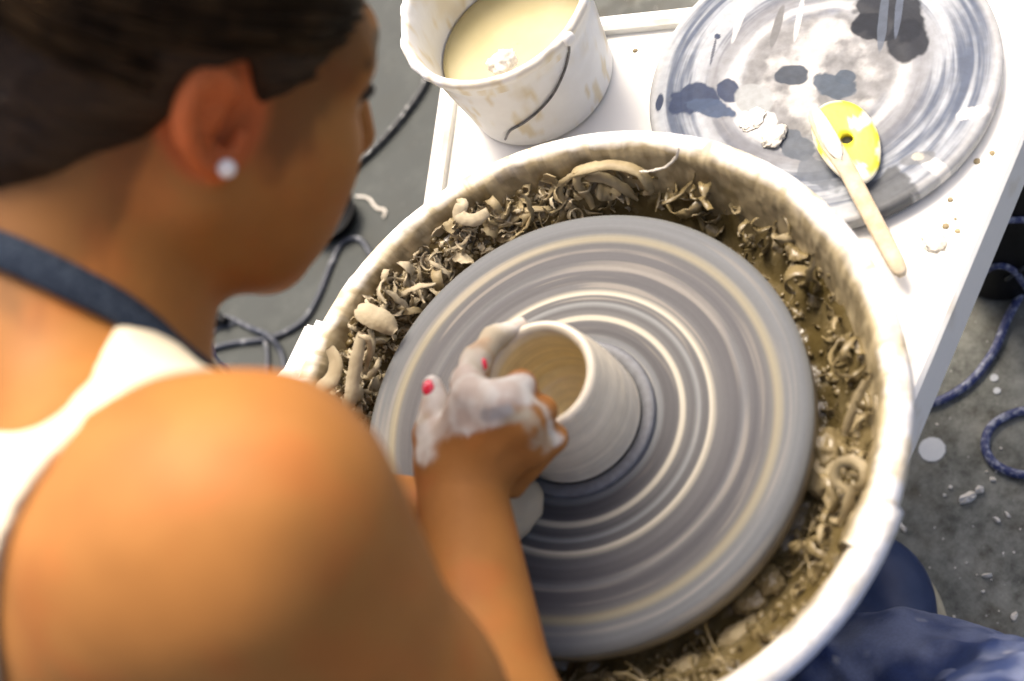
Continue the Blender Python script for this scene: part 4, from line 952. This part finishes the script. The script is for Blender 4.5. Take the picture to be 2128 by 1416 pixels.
lhd = np.minimum.reduce([np.linalg.norm(bv - q, axis=1) for q in LM + [at(1075, 1060, .862), at(1000, 770, .83), at(975, 760, .855), at(960, 800, .85)]]); k_l = (1 - sst(.025, .034, lhd + (nf - .5) * .01)) * sst(.815, .828, (bv - CAM) @ FWD)
thin = .66 + .34 * sst(.35, .6, fbm(bv * 120, 98, 3))
k = np.clip(np.maximum.reduce([q * thin for q in ks_] + [k_un, k_l]), 0, 1)
sc_ = slip + (wet - slip) * sst(.45, .7, np.maximum(nl, k_un * .6))[:, None]; sc_ = sc_ + (wet * .95 - sc_) * np.maximum(k_un, k_l)[:, None]
c = c + (sc_ - c) * k[:, None]
gry = stroke([(1012, 862), (1055, 852)], .0025, .003, .006, nf); c = c + (np.array([.40, .40, .39]) - c) * (gry * .8)[:, None]
nrm_ = np.zeros_like(bv); fn_ = np.cross(bv[bf_[:, 2]] - bv[bf_[:, 0]], bv[bf_[:, 3]] - bv[bf_[:, 1]])
for q in range(4):
    for i in range(3): nrm_[:, i] += np.bincount(bf_[:, q], fn_[:, i], len(bv))
nrm_ /= np.linalg.norm(nrm_, axis=1)[:, None] + 1e-12
bv = bv + nrm_ * (k * (.0002 + .0022 * (fbm(bv * 190, 99, 2) - .45)))[:, None] + nrm_ * ((fbm(bv * 15, 101, 2) - .5) * .008 * (1 - sst(.10, .24, np.linalg.norm(bv - SR, axis=1))))[:, None]                      # the slip lies on the skin in ridges
put(mesh_obj('body', bv, bf_, M_skin, cols=np.clip(c, 0, 1)), person)
# slip blob on the back of the hand, nails, earring
def nail(px, py, L, Wd, dirv, lab):
    p, nn = hit(px, py, .0002)
    if p is None: return
    nn = nn / np.linalg.norm(nn); d = dirv - dirv @ nn * nn; d /= np.linalg.norm(d); s = np.cross(nn, d); vs = []; fs = []; n = 14; rg = [(0, .0016), (.5, .0014), (.85, .0008), (1., -.0006)]
    for r, h in rg:
        for q in range(n):
            a = 2 * math.pi * q / n; vs.append(p + d * math.cos(a) * L * r + s * math.sin(a) * Wd * r + nn * (h - .10 * (math.sin(a) * Wd * r) ** 2 / Wd))
    for i in range(3): fs += [(i * n + q, i * n + (q + 1) % n, (i + 1) * n + (q + 1) % n, (i + 1) * n + q) for q in range(n)]
    o = put(mesh_obj('fingernail', vs, fs, M_nail), person); o['label'] = lab
nail(889, 806, .0060, .0044, TH[3] - TH[2], 'bright pink painted thumb nail')
nail(1006, 757, .0040, .0026, at(1004, 752, .826) - at(985, 790, .83), 'pink nail half hidden in white slip')
p, nn = hit(467, 350, .002)
bm = bmesh.new(); bmesh.ops.create_uvsphere(bm, u_segments=24, v_segments=16, radius=.0047); bmesh.ops.translate(bm, vec=tuple(p if p is not None else hl(.09, 0, -.03)), verts=bm.verts)
put(bm_obj('earring', bm, M_pearl, smooth=True), person)['label'] = 'white pearl stud in the ear lobe'
# lashes as real little blades
for s in (1, -1):
    lp = [hl(s * .046, .076, .008), hl(s * .040, .086, .011), hl(s * .031, .091, .013), hl(s * .02, .091, .011)]
    pth = smooth_path(lp, 14); v, f = ribbon(pth, .0055, .0012, HU * .6 + HF * .3, .3); put(mesh_obj('eyelashes', v, f, M_hair, cols=np.array(v)), person)

# ---- hair
hair = Field()
hair.el(hl(0, -.022, .050), (.0835, .1035, .095), HR, .02); hair.el(hl(0, -.118, .045), (.046, .04, .046), HR, .02)
hair.el(hl(0, -.07, -.03), (.056, .05, .05), HR, .03)
hx = np.array([-.20, -.10, -.075, -.045, -.034, -.022, -.008, .004, .014, .024, .034, .046, .058, .072, .09, .12]); hz = np.array([-.12, -.094, -.084, -.066, -.040, -.005, .026, .030, .008, -.020, -.019, -.006, .012, .032, .050, .062])
def hair_f(P):
    q = (P - HO.astype(np.float32)) @ HR.T.astype(np.float32); d = hair.ev(P)
    cut = (np.interp(q[:, 1], hx, hz) - q[:, 2]).astype(np.float32) * .6 
    k = .008; h = np.clip(.5 - .5 * (d - cut) / k, 0, 1)
    return cut * h + d * (1 - h) + k * h * (1 - h)
e_ = np.array([hl(a, b, c_) for a in (-.1, .1) for b in (-.17, .1) for c_ in (-.09, .155)])
v, f = mesh_field(hair_f, e_.min(0) - .01, e_.max(0) + .01, .003, 2)
q_ = (v - HO) @ HR.T; v = v + ((q_ / np.linalg.norm(q_, axis=1)[:, None]) * (fbm(np.stack([q_[:, 0] * 190, q_[:, 1] * 10, q_[:, 2] * 190], 1), 19, 2) - .5)[:, None] * .004) @ HR
put(mesh_obj('hair', v, f, M_hair, cols=q_), person)
# strands combed back over the cap
sv_, sf_ = [], []; rs_ = random.Random(5)
for q in range(900):
    ph = rs_.uniform(-.45, math.pi + .45); cx, sx = math.cos(ph), math.sin(ph); y1 = rs_.uniform(-.10, .074); lay = rs_.uniform(.995, 1.035); pts = []; y0 = max(-.124, y1 - rs_.uniform(.05, .16)); tw = rs_.uniform(-.12, .12)
    for t in np.linspace(0, 1, 8):
        yy = y1 + (y0 - y1) * t; rad = math.sqrt(max(.02, 1 - ((yy + .022) / .1055) ** 2)); a_2 = ph + tw * t
        pts.append((.0845 * lay * rad * math.cos(a_2), yy, .050 + .096 * lay * rad * math.sin(a_2)))
    pts = np.array(pts); line = np.interp(pts[:, 1], hx, hz) - .006; pts = pts[(pts[:, 2] > line) & ~((pts[:, 1] > -.036) & (pts[:, 1] < .016) & (pts[:, 2] < .036))]
    if len(pts) < 4 or np.abs(np.diff(pts[:, 1])).max() > .04: continue
    v, f = tube([hl(*p_) for p_ in pts], np.linspace(.0011, .0004, len(pts)), 4, False); o_ = len(sv_); sv_ += list(v); sf_ += [tuple(i + o_ for i in g_) for g_ in f]
put(mesh_obj('hair_strands', sv_, sf_, M_hair2), person)['kind'] = 'stuff'
# ---- tank top
aC, aD = at(700, 1400, .57), ray(700, 1400) / np.linalg.norm(ray(700, 1400)); aR = .138
pB, nB2 = SL_ + V3(-.03, -.045, .0), V3(.25, .93, .25); nB2 /= np.linalg.norm(nB2)
nC, nD, nR = at(-150, 500, .62), ray(-150, 500) / np.linalg.norm(ray(-150, 500)), .088
def cyl(P, c0, d0, r0):
    q = P - c0.astype(np.float32); q = q - (q @ d0.astype(np.float32))[:, None] * d0.astype(np.float32); return (r0 - np.linalg.norm(q, axis=1)).astype(np.float32)
def smax(a, b, k=.006):
    h = np.clip(.5 + .5 * (a - b) / k, 0, 1); return a * h + b * (1 - h) + k * h * (1 - h)
def tank_f(P):
    d = torso.ev(P) - .0055
    ca_ = cyl(P, aC, aD, aR); d = d - .002 * ((ca_ > -.010) & (ca_ < .004)).astype(np.float32)
    d = smax(d, ca_); d = smax(d, ((P - pB.astype(np.float32)) @ nB2.astype(np.float32)).astype(np.float32))
    return smax(d, cyl(P, nC, nD, nR))
v, f = mesh_field(tank_f, (-.60, -.26, .42), (.02, .36, .95), .0036, 2); v = wrinkle(v, f, (34, 34, 34), 33, .004)
put(mesh_obj('tank_top', v, f, M_tank), person)
TANK = BVHTree.FromPolygons([tuple(x) for x in v], [tuple(map(int, q)) for q in f])
# ---- apron neck strap, laid on the neck by casting onto the body
sp = []
for (px, py) in ((-60, 505), (20, 528), (90, 562), (160, 600), (230, 640), (300, 688), (360, 735), (405, 772)):
    p, nn = hit(px, py, .004)
    if p is not None: sp.append((p, nn))
if len(sp) > 3:
    def near(t, x, y, z):
        h = t.find_nearest(Vector((x, y, z))); return np.array(h[0]) + np.array(h[1]) * .004, np.array(h[1])
    sp = [near(BODY, -.10, .17, .74), near(BODY, -.13, .17, .80), near(BODY, -.19, .125, .87)] + sp + [near(TANK, -.13, .03, .72), near(TANK, -.15, .04, .66)]
    pts = np.array([q[0] for q in sp]); nrm = np.array([q[1] for q in sp])
    pth = smooth_path(pts, 80); up = smooth_path(nrm, 80)
    for i in range(2):
        pth[1:-1] = (pth[:-2] + pth[1:-1] * 2 + pth[2:]) / 4
    v, f = ribbon(pth, .017, .004, up, 0.); put(mesh_obj('apron_strap', v, f, M_denim), person)
# ---- trousers
tr = Field()
tr.el((-.42, .06, .49), (.145, .178, .105), k=.05)
for K_, A_2, H0 in ((KR, AR, HRP), (KL, AL, HLP)):
    tr.rc(H0, K_, .082, .068, .05); tr.rc(K_, A_2 + (K_ - A_2) * .12, .068, .058, .04)
v, f = mesh_field(tr.ev, (-.60, -.48, .03), (.16, .60, .62), .0055, 2)
v = wrinkle(v, f, (28, 28, 16), 44, .024)
def blue_cols(v, s=0):
    n1 = fbm(v * 20, 45 + s, 4); n2 = fbm(v * 60, 46 + s, 3); n3 = fbm(v * 150, 47 + s, 2)
    c = np.array([.014, .032, .115]) * (.7 + .6 * n2)[:, None]; c = c + (np.array([.17, .20, .31]) - c) * (sst(.42, .66, n1) * .8)[:, None]
    return c + (np.array([.50, .50, .48]) - c) * (sst(.67, .76, n2 * .55 + n3 * .2 + n1 * .25) * .7)[:, None]
put(mesh_obj('trousers', v, f, M_trouser, cols=blue_cols(v)), person)
# apron skirt over the right thigh, its edge hanging out past the knee
ap = Field(); a0 = V3(-.34, -.09, .475)
ap.rc(a0, KR + V3(-.01, -.005, .0), .090, .078, .05); ap.rc(KR, at(2000, 1490, .95), .072, .05, .05)
ap.rc(at(1990, 1492, .95), at(2270, 1498, .95), .050, .046, .04); ap.rc(at(1660, 1500, .97), at(1820, 1440, .98), .06, .05, .04); ap.rc(at(1800, 1445, .98), at(2000, 1490, .95), .05, .05, .04); ap.rc(KR, at(2260, 1560, .86), .07, .06, .05)
v, f = mesh_field(ap.ev, (-.46, -.54, .14), (.30, .08, .62), .0050, 2)
v = wrinkle(v, f, (26, 26, 20), 48, .024)
put(mesh_obj('apron', v, f, M_trouser, cols=blue_cols(v, 9)), person)
# ---- shoes
def shoe(A_2, toe):
    d = toe - A_2; d[2] = 0; d /= np.linalg.norm(d); s = np.cross(d, V3(0, 0, 1)); R = np.stack([d, s, V3(0, 0, 1)]); b = V3(A_2[0], A_2[1], 0)
    L = np.linalg.norm((toe - A_2)[:2])
    sh = Field(); sh.el(b + d * (L - .035) + V3(0, 0, .030), (.064, .0505, .040), R, .03); sh.rc(b + d * .04 + V3(0, 0, .045), b - d * .03 + V3(0, 0, .045), .040, .038, .03); sh.rc(b + V3(0, 0, .05), b + V3(0, 0, .10), .042, .044, .02)
    def sf(P): return smax(sh.ev(P), (.014 - P[:, 2]).astype(np.float32), .004)
    c0 = b + d * L / 2; v, f = mesh_field(sf, c0 - V3(.2, .2, .1) * .85 + V3(0, 0, 0), c0 + V3(.17, .17, .13), .0035, 2)
    o = put(mesh_obj('shoe', v, f, M_shoe), person)
    so = Field(); so.el(b + d * (L - .037) + V3(0, 0, .008), (.062, .0475, .05), R, .03); so.el(b + V3(0, 0, .008), (.058, .043, .05), R, .05); so.rc(b + V3(0, 0, .008), b + d * (L - .06) + V3(0, 0, .008), .034, .040, .04)
    def qf(P): return smax(smax(so.ev(P), (P[:, 2] - .017).astype(np.float32), .003), (.0008 - P[:, 2]).astype(np.float32), .003)
    v, f = mesh_field(qf, c0 - V3(.18, .18, .02), c0 + V3(.18, .18, .04), .0035, 1)
    put(mesh_obj('shoe_sole', v, f, M_sole), person)
shoe(AR, on(1800, 1172, .03)); shoe(AL, AL + V3(.17, .02, -.06))
# ================================================================== STOOL
stool = empty('stool', (-.43, .06, 0)); tag(stool, 'low wooden stool under the seated person', 'stool')
v, f = lathe([(.0005, .355), (.15, .355), (.16, .36), (.16, .378), (.152, .385), (.0005, .385)], 56, center=(-.43, .06)); put(mesh_obj('seat', v, f, M_stoolw), stool)
for k in range(4):
    a = math.pi / 4 + k * math.pi / 2; t0 = V3(-.43 + .10 * math.cos(a), .06 + .10 * math.sin(a), .356); t1 = V3(-.43 + .15 * math.cos(a), .06 + .15 * math.sin(a), 0.001)
    v, f = tube([t0 + (t1 - t0) * t for t in np.linspace(0, 1, 6)], .016, 12); put(mesh_obj('leg', v, f, M_stoolw), stool)
